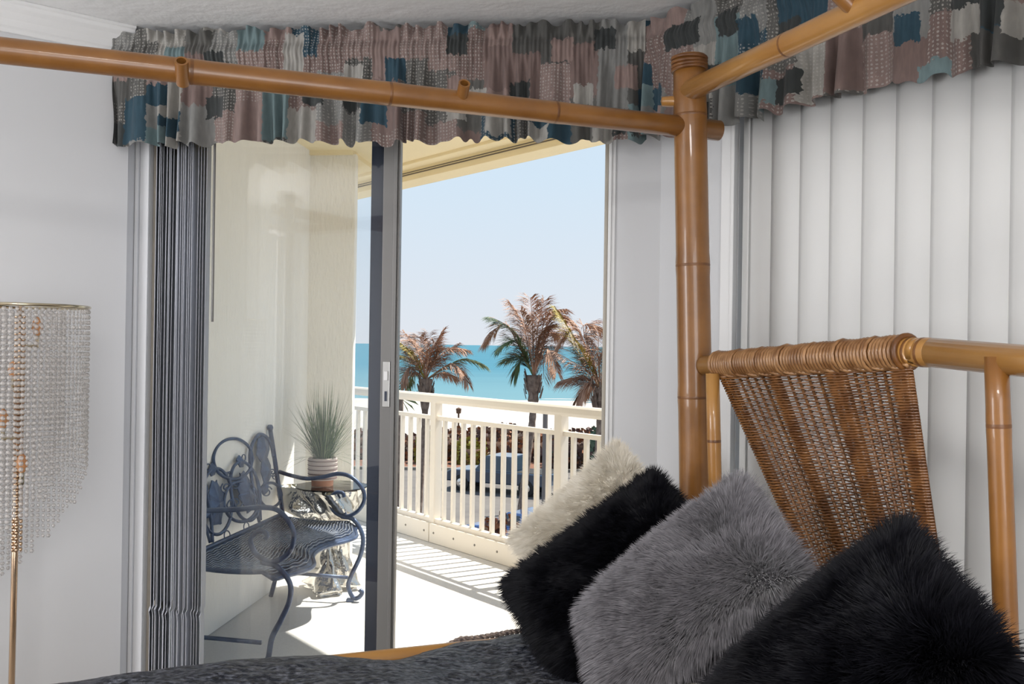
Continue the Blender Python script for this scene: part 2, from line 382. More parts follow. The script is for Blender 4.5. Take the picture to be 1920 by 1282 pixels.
# casing at the left of the door (two stepped boards) and the narrow one at the right
b = MB(); b.box(dw(0.047, 0, 0), DW * 0.012, DN * 0.020, UP * D_H); b.box(dw(0.059, 0, 0), DW * 0.032, DN * 0.010, UP * D_H)
struct(b.build('trim_2', M['paint'], bevel=0.003))
b = MB(); b.box(dw(1.606, 0, 0), DW * 0.010, DN * 0.012, UP * D_H); b.box(dw(1.616, 0, 0), DW * 0.012, DN * 0.006, UP * D_H)
struct(b.build('trim_3', M['trim'], bevel=0.002))

# ---- sliding glass door
dr = sthing('door_1', dw(0.85, -0.08, 0))
b = MB(); b.box(dw(D_S0, -0.02, 0), DW * 0.030, -DN * 0.13, UP * D_H); b.box(dw(D_S1 - 0.012, -0.02, 0), DW * 0.012, -DN * 0.13, UP * D_H)
b.box(dw(D_S0, -0.02, D_H - 0.05), DW * (D_S1 - D_S0), -DN * 0.13, UP * 0.05); b.box(dw(D_S0, -0.02, 0), DW * (D_S1 - D_S0), -DN * 0.13, UP * 0.03)
b.build('door_frame', M['beige_alu'], dr, bevel=0.002)
def panel(s0, s1, off, m, nm):
    b = MB(); z0, z1 = 0.03, D_H - 0.05; w1 = 0.046 if nm == 'sliding_panel_frame' else 0.058
    b.box(dw(s0, off, z0), DW * w1, -DN * 0.034, UP * (z1 - z0)); b.box(dw(s1 - w1, off, z0), DW * w1, -DN * 0.034, UP * (z1 - z0))
    b.box(dw(s0 + w1, off, z0), DW * (s1 - s0 - 2 * w1), -DN * 0.034, UP * 0.08); b.box(dw(s0 + w1, off, z1 - 0.06), DW * (s1 - s0 - 2 * w1), -DN * 0.034, UP * 0.06)
    if nm == 'sliding_panel_frame':             # steps of the meeting stile
        b.box(dw(s1 - 0.008, off + 0.012, z0), DW * 0.012, -DN * 0.05, UP * (z1 - z0)); b.box(dw(s1 + 0.004, off + 0.004, z0), DW * 0.008, -DN * 0.03, UP * (z1 - z0))
    o = b.build(nm, m, dr, bevel=0.002)
    g = MB(); g.box(dw(s0 + w1 - 0.005, off - 0.014, z0 + 0.07), DW * (s1 - s0 - 2 * w1 + 0.01), -DN * 0.006, UP * (z1 - z0 - 0.12)); g.build('glass_pane', M['glass'], o)
    return o
panel(D_S0 + 0.03, 0.872, -0.104, M['dark_alu'], 'fixed_panel_frame')
sp = panel(D_S0 + 0.05, 0.915, -0.048, M['grey_alu'], 'sliding_panel_frame')
b = MB(); zc = 1.23; b.box(dw(0.878, -0.048, zc), DW * 0.024, DN * 0.006, UP * 0.15); b.build('latch_plate', M['steel'], sp, bevel=0.002)
b = MB(); b.box(dw(0.884, -0.042, zc + 0.088), DW * 0.012, DN * 0.008, UP * 0.03); b.build('latch_lever', M['trim'], sp, bevel=0.001)
b = MB(); b.box(dw(0.886, -0.042, zc + 0.02), DW * 0.008, DN * 0.004, UP * 0.032); b.build('keyhole', M['dark_alu'], sp)

# ---- the window behind the closed blind
wn = sthing('window_1', rw(1.3, -0.1, 0))
b = MB(); fw = 0.06
for (t0, t1) in ((W_T0, W_T0 + fw), (1.27, 1.33), (W_T1 - fw, W_T1)): b.box(rw(t0, -0.06, 0.03), RW * (t1 - t0), -RN * 0.05, UP * (W_Z1 - 0.03))
b.box(rw(W_T0, -0.06, W_Z1 - fw), RW * (W_T1 - W_T0), -RN * 0.05, UP * fw); b.box(rw(W_T0, -0.06, 0.0), RW * (W_T1 - W_T0), -RN * 0.05, UP * fw)
b.build('window_frame', M['trim'], wn)
b = MB(); b.box(rw(W_T0 + fw, -0.08, fw), RW * (W_T1 - W_T0 - 2 * fw), -RN * 0.006, UP * (W_Z1 - 2 * fw)); b.build('glass_pane', M['glass'], wn)
b = MB(); b.box(rw(0.245, 0, 0), RW * 0.05, RN * 0.012, UP * 2.10); b.box(rw(0.285, 0, 0), RW * 0.012, RN * 0.020, UP * 2.10); struct(b.build('trim_4', M['trim'], bevel=0.002))

# ---- added ceiling lamp, unseen fill for the room (behind the camera)
cl = pX * 0.40 + A * 0.30 + pR * 0.30; cl = V(cl.x, cl.y, CEIL)
cl = V(-0.15, -0.55, CEIL)
lt = thing('ceiling_lamp', cl, 'round white flush ceiling lamp behind the camera', 'lamp')
b = MB(); b.lathe(cl + UP * -0.05, [(0.0, 0.05), (0.36, 0.05), (0.36, 0.012), (0.34, 0.0), (0.0, 0.0)], 32); b.build('lamp_base', M['trim'], lt, smooth=True)
al = bpy.data.lights.new('lamp_light', 'AREA'); al.shape = 'DISK'; al.size = 0.66; al.energy = LAMP_W; al.color = LAMP_COL
alo = bpy.data.objects.new('lamp_light', al); COL.objects.link(alo); alo.location = cl + UP * -0.06

# ------------------------------------------------------------------ balcony and the world outside
P0 = V(0, 6.13, 0); RD = V(-0.629, 0.777, 0).normalized(); RI = V(-0.777, -0.629, 0).normalized()   # along the railing (away), inwards
def rl(t, off, z): return P0 + RD * t + RI * off + UP * z
WB = V(-1.465, 4.52, 0); WD = V(0.112, 0.994, 0).normalized(); WN = V(0.994, -0.112, 0).normalized()
def wb(s, off, z): return WB + WD * s + WN * off + UP * z
SOF = 2.66
b = MB(); b.prism([p + UP * -0.2 for p in [dw(-1.2, -T, 0), rw(ROOMB, -T, 0) , rl(-6.5, -0.1, 0), rl(3.4, -0.1, 0), wb(3.0, -1, 0)]], UP * 0.2 - UP * 0.002); struct(b.build('floor_balcony', M['deck']))
b = MB(); b.prism([p + UP * SOF for p in [dw(-1.2, -T, 0), rw(ROOMB, -T, 0), rl(-6.5, 0.30, 0), rl(3.4, 0.30, 0), wb(3.0, -1, 0)]], UP * 0.2); struct(b.build('ceiling_balcony', M['soffit']))
b = MB(); b.box(rl(-6.5, 0.22, SOF - 0.10), RD * 9.9, RI * 0.17, UP * 0.32); b.box(rl(-6.5, 0.385, SOF - 0.022), RD * 9.9, RI * 0.10, UP * 0.03)
struct(b.build('beam_balcony', M['soffit'], bevel=0.004))
M['groove'] = mat('drip_groove', (0.17, 0.14, 0.11), 0.8)
b = MB(); b.box(rl(-6.5, 0.388, SOF - 0.062), RD * 9.9, RI * 0.006, UP * 0.007); b.box(rl(-6.5, 0.388, SOF - 0.046), RD * 9.9, RI * 0.006, UP * 0.005); struct(b.build('trim_5', M['groove']))
s_col = 1.43
b = MB(); b.box(wb(-1.7, 0, 0), WD * (s_col + 1.7), -WN * 0.2, UP * SOF); struct(b.build('wall_balcony', M['stucco']))
b = MB(); b.prism([wb(s_col, 0.30, 0), wb(s_col, -0.17, 0), wb(s_col + 0.5, -0.17, 0), wb(s_col + 0.5, 0.17, 0), wb(s_col + 0.06, 0.295, 0)], UP * (SOF - 0.02)); struct(b.build('pillar', M['stucco2'], bevel=0.008))
b = MB(); b.box(wb(s_col - 0.02, 0.28, SOF - 0.03), -WN * 0.5, WD * 0.5, UP * 0.06); struct(b.build('beam_pillar', M['soffit']))
# outer faces of the room walls already stand; balcony railing
ra = thing('balcony_railing', rl(0.18, 0, 0), 'cream metal balcony railing with square balusters and bolted kick board', 'railing')
t_a, t_b = -3.4, 3.2
b = MB(); prof = [(-0.03, 0), (0.03, 0), (0.035, 0.02), (0.032, 0.05), (0.015, 0.065), (-0.015, 0.065), (-0.032, 0.05), (-0.035, 0.02)]
b.prism([rl(t_a, x, 1.01 + z) for x, z in prof], RD * (t_b - t_a)); b.build('top_rail', M['rail'], ra, bevel=0.003)
b = MB(); b.box(rl(t_a, -0.02, 0.885), RD * (t_b - t_a), RI * 0.034, UP * 0.03); b.build('middle_rail', M['rail'], ra, bevel=0.003)
b = MB(); b.box(rl(t_a, -0.025, 0.135), RD * (t_b - t_a), RI * 0.05, UP * 0.035); b.build('bottom_rail', M['rail'], ra, bevel=0.003)
T1, TS = 0.866, 1.363
posts = [T1 - TS * i for i in range(-1, 4)]
for tp in posts:
    b = MB(); b.box(rl(tp - 0.032, -0.032, 0.0), RD * 0.064, RI * 0.064, UP * 1.02); b.build('post', M['rail'], ra, bevel=0.003)
bal = None
for tp in posts[1:] + [posts[-1] - TS]:
    pass
for i in range(len(posts) - 1):
    t0, t1 = posts[i], posts[i + 1]
    kb = MB(); kb.box(rl(min(t0, t1) + 0.004, 0.03, 0.0), RD * (TS - 0.008), RI * 0.022, UP * 0.138); kbo = kb.build('kick_board', M['rail'], ra, bevel=0.003)
    for q in range(6):
        tb = t1 + TS * (q + 0.25) / 5.5
        bb = MB(); bb.lathe(rl(tb, 0.052, 0.075), [(0.0, 0.006), (0.006, 0.005), (0.009, 0.0)], 8, axis=RI); bb.build('bolt', M['bolt'], kbo)
    for k in range(1, 12):
        tk = t0 + (t1 - t0) * k / 12
        if bal is None:
            b = MB(); b.box(rl(tk - 0.013, -0.013, 0.165), RD * 0.026, RI * 0.026, UP * 0.73); bal = b.build('baluster', M['rail'], ra); bt = tk
        else:
            o = bal.copy(); COL.objects.link(o); o.parent = ra; o.location = RD * (tk - bt)

G = -5.7
M['asphalt'] = mat('asphalt', (0.115, 0.105, 0.098), 0.9, col2=(0.15, 0.138, 0.125), nscale=0.8, coord='Object')
M['kerbm'] = mat('kerb', (0.24, 0.22, 0.19), 0.9)
M['mulch'] = mat('mulch', (0.13, 0.055, 0.03), 0.95, col2=(0.22, 0.10, 0.06), nscale=3)
M['sand'] = mat('sand', (0.40, 0.37, 0.33), 0.95, col2=(0.46, 0.43, 0.39), nscale=0.3)
b = MB(); b.prism([V(-150, 8, G - 0.3), V(150, 8, G - 0.3), V(150, 62, G - 0.3), V(-150, 62, G - 0.3)], UP * 0.3); struct(b.build('ground', M['asphalt']))
b = MB(); b.box(V(-150, 52.5, G), V(300, 0, 0), V(0, 0.25, 0), UP * 0.16); struct(b.build('kerb', M['kerbm']))
b = MB(); b.box(V(-150, 52.75, G), V(300, 0, 0), V(0, 9, 0), UP * 0.1); struct(b.build('ground_mulch', M['mulch']))
b = MB(); b.box(V(-40, 30.0, G), V(46, 0, 0), V(0, 4.5, 0), UP * 0.12); struct(b.build('pavement', M['kerbm']))
b = MB(); b.grid(lambda u, v: V(-600 + 1200 * u, 62 + 90 * v, -5.6 - 1.5 * v + 0.25 * mnoise.noise((u * 300, v * 25, 0))), 160, 30); struct(b.build('beach', M['sand'], smooth='full'))
sea = bpy.data.materials.new('sea_water'); sea.use_nodes = True; t = sea.node_tree; bs = t.nodes['Principled BSDF']
tcn = t.nodes.new('ShaderNodeTexCoord'); mp = t.nodes.new('ShaderNodeMapping'); mp.inputs['Scale'].default_value = (0.012, 0.05, 1)
n1 = t.nodes.new('ShaderNodeTexNoise'); n1.inputs['Scale'].default_value = 1.0; n1.inputs['Detail'].default_value = 6
r1 = t.nodes.new('ShaderNodeValToRGB'); r1.color_ramp.elements[0].color = (0.026, 0.138, 0.196, 1); r1.color_ramp.elements[1].color = (0.038, 0.170, 0.228, 1)
r1.color_ramp.elements[0].position = 0.35; r1.color_ramp.elements[1].position = 0.7
t.links.new(tcn.outputs['Object'], mp.inputs[0]); t.links.new(mp.outputs[0], n1.inputs[0]); t.links.new(n1.outputs[0], r1.inputs[0])
sxy = t.nodes.new('ShaderNodeSeparateXYZ'); t.links.new(tcn.outputs['Object'], sxy.inputs[0])
mr = t.nodes.new('ShaderNodeMapRange'); mr.inputs[1].default_value = 118; mr.inputs[2].default_value = 330; t.links.new(sxy.outputs[1], mr.inputs[0])
mxs = t.nodes.new('ShaderNodeMix'); mxs.data_type = 'RGBA'; t.links.new(mr.outputs[0], mxs.inputs['Factor'])
ia, ib = [q for q in mxs.inputs if q.type == 'RGBA']; ia.default_value = (0.11, 0.22, 0.25, 1); t.links.new(r1.outputs[0], ib)
mp2 = t.nodes.new('ShaderNodeMapping'); mp2.inputs['Scale'].default_value = (0.03, 0.22, 1); n2 = t.nodes.new('ShaderNodeTexNoise'); n2.inputs['Detail'].default_value = 5; n2.inputs['Scale'].default_value = 1
t.links.new(tcn.outputs['Object'], mp2.inputs[0]); t.links.new(mp2.outputs[0], n2.inputs[0])
mr2 = t.nodes.new('ShaderNodeMapRange'); mr2.inputs[1].default_value = 140; mr2.inputs[2].default_value = 113; mr2.inputs[3].default_value = -0.25; mr2.inputs[4].default_value = 0.42; t.links.new(sxy.outputs[1], mr2.inputs[0])
ad = t.nodes.new('ShaderNodeMath'); ad.operation = 'ADD'; t.links.new(mr2.outputs[0], ad.inputs[0]); t.links.new(n2.outputs[0], ad.inputs[1])
gt = t.nodes.new('ShaderNodeMapRange'); gt.inputs[1].default_value = 0.62; gt.inputs[2].default_value = 0.72; t.links.new(ad.outputs[0], gt.inputs[0])
mxf = t.nodes.new('ShaderNodeMix'); mxf.data_type = 'RGBA'; t.links.new(gt.outputs[0], mxf.inputs['Factor']); ia2, ib2 = [q for q in mxf.inputs if q.type == 'RGBA']
t.links.new([q for q in mxs.outputs if q.type == 'RGBA'][0], ia2); ib2.default_value = (0.42, 0.43, 0.43, 1)
t.links.new([q for q in mxf.outputs if q.type == 'RGBA'][0], bs.inputs['Base Color']); bs.inputs['Roughness'].default_value = 0.55; bs.inputs['Specular IOR Level'].default_value = 0.15
b = MB(); b.box(V(-9000, 114, -7.2), V(18000, 0, 0), V(0, 9000, 0), UP * 0.3); struct(b.build('sea', sea))

# ---- hedge, shrubs: loose leaves over a twig core
M['leaf_rust'] = mat('rust_leaf', (0.20, 0.062, 0.022), 0.7, col2=(0.28, 0.12, 0.05), nscale=3)
M['leaf_plum'] = mat('plum_leaf', (0.065, 0.035, 0.032), 0.7, col2=(0.13, 0.075, 0.065), nscale=3)
M['leaf_pale'] = mat('pale_dry_leaf', (0.30, 0.22, 0.16), 0.8)
M['leaf_yel'] = mat('yellow_green_leaf', (0.26, 0.235, 0.03), 0.6)
M['leaf_grn'] = mat('grey_green_leaf', (0.065, 0.11, 0.07), 0.6)
M['twig'] = mat('twig', (0.10, 0.055, 0.035), 0.9)
def leafmass(name, lo, hi, n, size, mats, wts, label, cat, top=None, core=True):
    lo, hi = np.array(lo), np.array(hi)
    p = lo + (hi - lo) * rng.random((n, 3))
    if top: p[:, 2] = lo[2] + (p[:, 2] - lo[2]) * np.array([0.72 + 0.28 * mnoise.noise((x * top, y * top, 3.3)) * 1.6 for x, y in p[:, :2]])
    th = rng.random(n) * 2 * PI; ph = (rng.random(n) - 0.5) * 2.4; s = size * (0.6 + 0.8 * rng.random(n))
    a = np.stack([np.cos(th) * np.cos(ph), np.sin(th) * np.cos(ph), np.sin(ph)], 1)
    c = np.cross(a, np.array([0.3, 1.0, 0.2]) + 0.6 * (rng.random((n, 3)) - 0.5)); c /= np.linalg.norm(c, axis=1)[:, None]
    a *= s[:, None]; c *= (s * 0.42)[:, None]; nn = np.cross(a, c); nn /= np.linalg.norm(nn, axis=1)[:, None]; nn *= (s * 0.12)[:, None]
    vs = np.stack([p - a * 0.5, p + c + nn, p + a * 0.5, p - c + nn], 1).reshape(-1, 3); fs = np.arange(4 * n).reshape(-1, 4)
    mi = rng.choice(len(mats), n, p=np.array(wts) / sum(wts))
    if core:
        m = len(vs); q = lo + (hi - lo) * 0.12; r = hi - (hi - lo) * np.array([0.12, 0.25, 0.42])
        cv = np.array([[x, y, z] for z in (lo[2], r[2]) for y in (q[1], r[1]) for x in (q[0], r[0])])
        cf = np.array([(0, 2, 3, 1), (4, 5, 7, 6), (0, 1, 5, 4), (2, 6, 7, 3), (0, 4, 6, 2), (1, 3, 7, 5)]) + m
        vs = np.vstack([vs, cv]); fs = np.vstack([fs, cf]); mi = np.concatenate([mi, [len(mats)] * 6])
    o = raw(name, vs, fs, list(mats) + [M['twig']], mi=mi); return tag(o, label, cat, kind='stuff')
leafmass('dry_hedge', (-22, 56, G), (10, 60, -3.55), 15000, 0.30, [M['leaf_rust'], M['leaf_plum'], M['leaf_pale']], [5, 4, 2.5], 'long rust-brown dry hedge between the road and the beach', 'hedge', 0.35)
leafmass('plum_hedge', (2.2, 52.9, G), (12, 55.7, -3.2), 5000, 0.28, [M['leaf_plum'], M['leaf_rust'], M['leaf_grn']], [6, 1.5, 1], 'darker plum-brown hedge clump behind the grey pole', 'hedge', 0.4)
leafmass('yellow_shrub', (-5.6, 54.6, G), (-4.0, 55.6, -3.3), 900, 0.25, [M['leaf_yel'], M['leaf_rust']], [5, 1], 'yellow-green shrub in front of the rust hedge', 'shrub', 0.8)
leafmass('yellow_shrub', (-3.2, 54.4, G), (-1.4, 55.5, -4.0), 800, 0.25, [M['leaf_yel'], M['leaf_rust']], [5, 1.4], 'lower yellow-green shrub above the dark pickup cab', 'shrub', 0.8)
leafmass('green_shrub', (4.2, 48, G), (7.5, 51, -2.4), 2200, 0.30, [M['leaf_grn'], M['leaf_plum']], [5, 1], 'grey-green rounded shrub beneath the right palm', 'shrub', 0.5)
leafmass('rust_bed_plants', (-7.0, 24.5, G), (1.6, 27, -2.95), 6500, 0.2, [M['leaf_rust'], M['leaf_pale'], M['leaf_plum']], [5, 1.5, 2.5], 'rust-leaved planting close below the balcony railing', 'plants', 0.6)
leafmass('beach_scrub', (-9, 61.5, -5.7), (6, 64, -4.55), 700, 0.3, [M['leaf_plum'], M['twig']], [3, 2], 'sparse dark dune scrub at the edge of the white sand', 'scrub', 0.5, core=False)

# ---- palms
M['frond_brown'] = mat('dry_frond', (0.30, 0.165, 0.10), 0.7, col2=(0.50, 0.30, 0.20), nscale=2)
M['frond_green'] = mat('green_frond', (0.07, 0.11, 0.04), 0.5, col2=(0.20, 0.24, 0.09), nscale=2)
M['frond_yel'] = mat('yellow_frond', (0.28, 0.21, 0.025), 0.5, col2=(0.38, 0.30, 0.05), nscale=2)
M['trunk'] = mat('palm_trunk', (0.14, 0.10, 0.08), 0.9, col2=(0.27, 0.21, 0.17), nscale=6, bump=0.6, bscale=9, bdist=0.05)
def frond(parent, base, mid, tip, m, ll, nl=78, droop=0.75):
    P = [base + (mid - base) * 0.0, base.lerp(mid, 0.55) + (mid - base.lerp(tip, 0.5)) * 0.12, mid, mid.lerp(tip, 0.55) + (mid - base.lerp(tip, 0.5)) * 0.12, tip]
    c = bez(P, 6); b = MB(); n = len(c)
    b.tube(c, [0.035 * (1 - 0.85 * i / (n - 1)) for i in range(n)], 4)
    for k in range(nl):
        f = 0.14 + 0.86 * k / nl; x = f * (n - 1); i = min(int(x), n - 2); p = c[i].lerp(c[i + 1], x - i); T_ = (c[i + 1] - c[i]).normalized()
        side0 = T_.cross(UP); side0 = side0.normalized() if side0.length > 0.1 else V(1, 0, 0)
        for sg in (-1, 1):
            l = ll * (0.55 + 0.6 * math.sin(PI * min(1, 0.15 + f * 0.85))) * random.uniform(0.7, 1.15)
            d = (side0 * sg * random.uniform(0.5, 0.9) + T_ * random.uniform(0.55, 0.95) - UP * droop * random.uniform(0.25, 0.8)).normalized()
            q = p + d * l * 0.55; e_ = q + (d - UP * droop * random.uniform(0.5, 1.1)).normalized() * l * 0.45
            wv = d.cross(UP); wv = (wv.normalized() if wv.length > 0.05 else V(1, 0, 0)) * 0.015
            b.add([p - wv * 0.5, p + wv * 0.5, q + wv + UP * 0.006, q - wv - UP * 0.006, e_], [(0, 1, 2, 3), (3, 2, 4)])
    return b.build('frond', m, parent)
def palm(name, Y, base_px, trunk_px, wpx, fr, label, ll=0.5):
    """crown base and trunk axis given by direction; fr = list of (mid, tip, colour, depth)"""
    cb = at(*base_px, Y); tp = [at(x, y, Y) for x, y in trunk_px]; tp[-1].z = min(tp[-1].z, G)
    foot = tp[-1].copy(); foot.z = G
    r = thing(name, foot, label, 'palm tree', 'palms beyond the railing'); sc = Y / FPX
    b = MB(); pts = bez([cb + UP * 0.15] + tp, 6); N = len(pts)
    rad = [sc * wpx * 0.5 * (1.15 if i < 5 else (0.75 if i < 9 else 0.46 + 0.1 * i / N)) * (1.08 if i % 2 else 0.95) for i in range(N)]
    b.tube(pts, rad, 10); b.build('trunk', M['trunk'], r, smooth='full')
    sk = MB()
    for k in range(26):
        a = random.random() * 2 * PI; z = random.uniform(-0.75, 0.1); p = cb + V(math.cos(a), math.sin(a), 0) * sc * wpx * 0.5 + UP * z
        o = V(math.cos(a), math.sin(a), 0); s_ = V(-math.sin(a), math.cos(a), 0) * 0.06
        sk.prism([p - s_, p + s_, p + o * 0.10 + UP * 0.38 + s_ * 0.4, p + o * 0.10 + UP * 0.38 - s_ * 0.4], o * 0.02)
    stuff(sk.build('boot_stubs', M['trunk'], r))
    for (m_, t_, col, dp) in fr:
        frond(r, cb + V(0, 0, 0.1), at(*m_, Y + dp * 0.6), at(*t_, Y + dp), {'b': M['frond_brown'], 'g': M['frond_green'], 'y': M['frond_yel']}[col], ll, droop=0.45 if col != 'b' else 0.6)
    return r
def z4(x, y): return (740 + x / 4.8, 540 + y / 4.8)
palm('palm_tree', 36.0, z4(280, 850), [(797, 745), (796, 800), (790, 880), (783, 1000)], 22, [
    (z4(200, 560), z4(80, 390), 'b', 0.5), (z4(250, 600), z4(225, 430), 'b', -0.6), (z4(290, 620), z4(300, 405), 'b', 0.2), (z4(330, 600), z4(430, 385), 'b', 0.3),
    (z4(420, 560), z4(645, 550), 'b', -0.4), (z4(380, 640), z4(560, 500), 'b', 0.8), (z4(520, 680), z4(660, 850), 'b', -0.8), (z4(430, 760), z4(560, 800), 'b', 0.9),
    (z4(600, 640), z4(810, 690), 'g', 0.3), (z4(160, 600), z4(20, 470), 'y', -0.5), (z4(140, 640), z4(0, 600), 'y', 0.7), (z4(130, 720), z4(50, 860), 'b', -0.7), (z4(170, 760), z4(90, 900), 'g', 0.7),
    (z4(300, 640), z4(360, 470), 'b', -1.0), (z4(240, 650), z4(160, 470), 'b', 1.0)], 'left palm with brown fronds and one bright green frond over the sea', 0.85)
palm('palm_tree', 35.0, z4(1250, 820), [(1000, 742), (998, 790), (990, 850), (976, 965), (970, 1010)], 26, [
    (z4(1080, 400), z4(860, 260), 'g', 0.2), (z4(1100, 480), z4(930, 540), 'g', -0.6), (z4(1000, 330), z4(800, 500), 'b', 0.7), (z4(1150, 620), z4(1010, 640), 'g', 0.6), (z4(1160, 350), z4(1030, 120), 'b', 0.3),
    (z4(1240, 330), z4(1220, 85), 'b', -0.4), (z4(1290, 350), z4(1345, 110), 'b', 0.5), (z4(1350, 300), z4(1500, 190), 'b', -0.7), (z4(1410, 260), z4(1610, 300), 'b', 0.2), (z4(1380, 420), z4(1490, 430), 'b', 0.9),
    (z4(1370, 540), z4(1460, 760), 'b', -0.9), (z4(1330, 600), z4(1340, 820), 'b', 0.6), (z4(1200, 420), z4(1130, 200), 'b', -0.9), (z4(1300, 450), z4(1420, 330), 'b', 0.0), (z4(1250, 480), z4(1280, 240), 'b', 1.0), (z4(1150, 640), z4(1080, 780), 'g', -0.2)],
    'tall middle palm with wind-blown brown crown above the railing', 0.92)
palm('palm_tree', 33.0, z4(1850, 930), [(1126, 745), (1124, 800), (1121, 860), (1118, 1000)], 24, [
    (z4(1680, 560), z4(1440, 165), 'y', -0.5), (z4(1640, 370), z4(1450, 540), 'b', 0.4), (z4(1700, 350), z4(1880, 370), 'b', 0.9), (z4(1720, 740), z4(1420, 560), 'b', -0.6), (z4(1700, 800), z4(1500, 830), 'b', 0.5),
    (z4(1740, 860), z4(1640, 1010), 'b', -0.3), (z4(1830, 600), z4(1840, 420), 'b', 0.2), (z4(1760, 560), z4(1700, 440), 'b', 0.7), (z4(1900, 560), z4(1900, 340), 'b', -0.8), (z4(1800, 700), z4(1790, 560), 'y', 0.8),
    (z4(1980, 640), z4(2150, 480), 'b', 0.4), (z4(1990, 740), z4(2200, 800), 'g', -0.5), (z4(1960, 820), z4(2050, 1000), 'b', 0.3), (z4(1780, 800), z4(1690, 960), 'b', 0.9), (z4(1850, 640), z4(1960, 400), 'b', -0.2)],
    'right palm partly cut off by the door jamb, one yellow frond rising left', 0.92)
# fan palm tips low at the left, behind the first post
lf = thing('fan_palm', V(*at(752, 1000, 34)[:2], G), 'low green fan palm peeking under the top rail beside the door stile', 'palm tree')
b = MB(); c0 = at(752, 748, 34.0); b.tube([V(c0.x, c0.y, G), c0], 0.09, 8); b.build('trunk', M['trunk'], lf)
for k in range(14):
    a = PI * 2 * k / 14 + 0.2; d = V(math.cos(a), 0.4 * math.sin(a * 3), math.sin(a) * 0.75); b = MB(); q = c0 + d * 0.55
    b.add([c0 + UP * .02, q + V(0, 0, 0.04), q - V(0, 0, 0.04), q + d * 0.15 - UP * 0.08], [(0, 1, 2), (1, 3, 2)]); b.build('frond', M['frond_green'], lf)
# grey pole
pp = at(1023, 757, 40.0); b = MB(); b.lathe(V(pp.x, pp.y, G), [(0.0, 0), (0.16, 0), (0.14, 0.3), (0.115, 0.3), (0.11, pp.z - G), (0.0, pp.z - G)], 12)
tag(b.build('grey_pole', mat('weathered_pole', (0.22, 0.20, 0.19), 0.9), smooth=True), 'grey weathered pole standing right of the middle palm trunk', 'pole')
bp_ = at(860, 770, 66.0); b = MB(); b.lathe(V(bp_.x, bp_.y, -5.8), [(0.0, 0), (0.07, 0), (0.06, bp_.z + 5.6), (0.16, bp_.z + 5.62), (0.2, bp_.z + 5.95), (0.0, bp_.z + 6.05)], 8)
tag(b.build('beach_post', M['twig'], smooth=True), 'small dark post with a knob standing on the white sand', 'post')

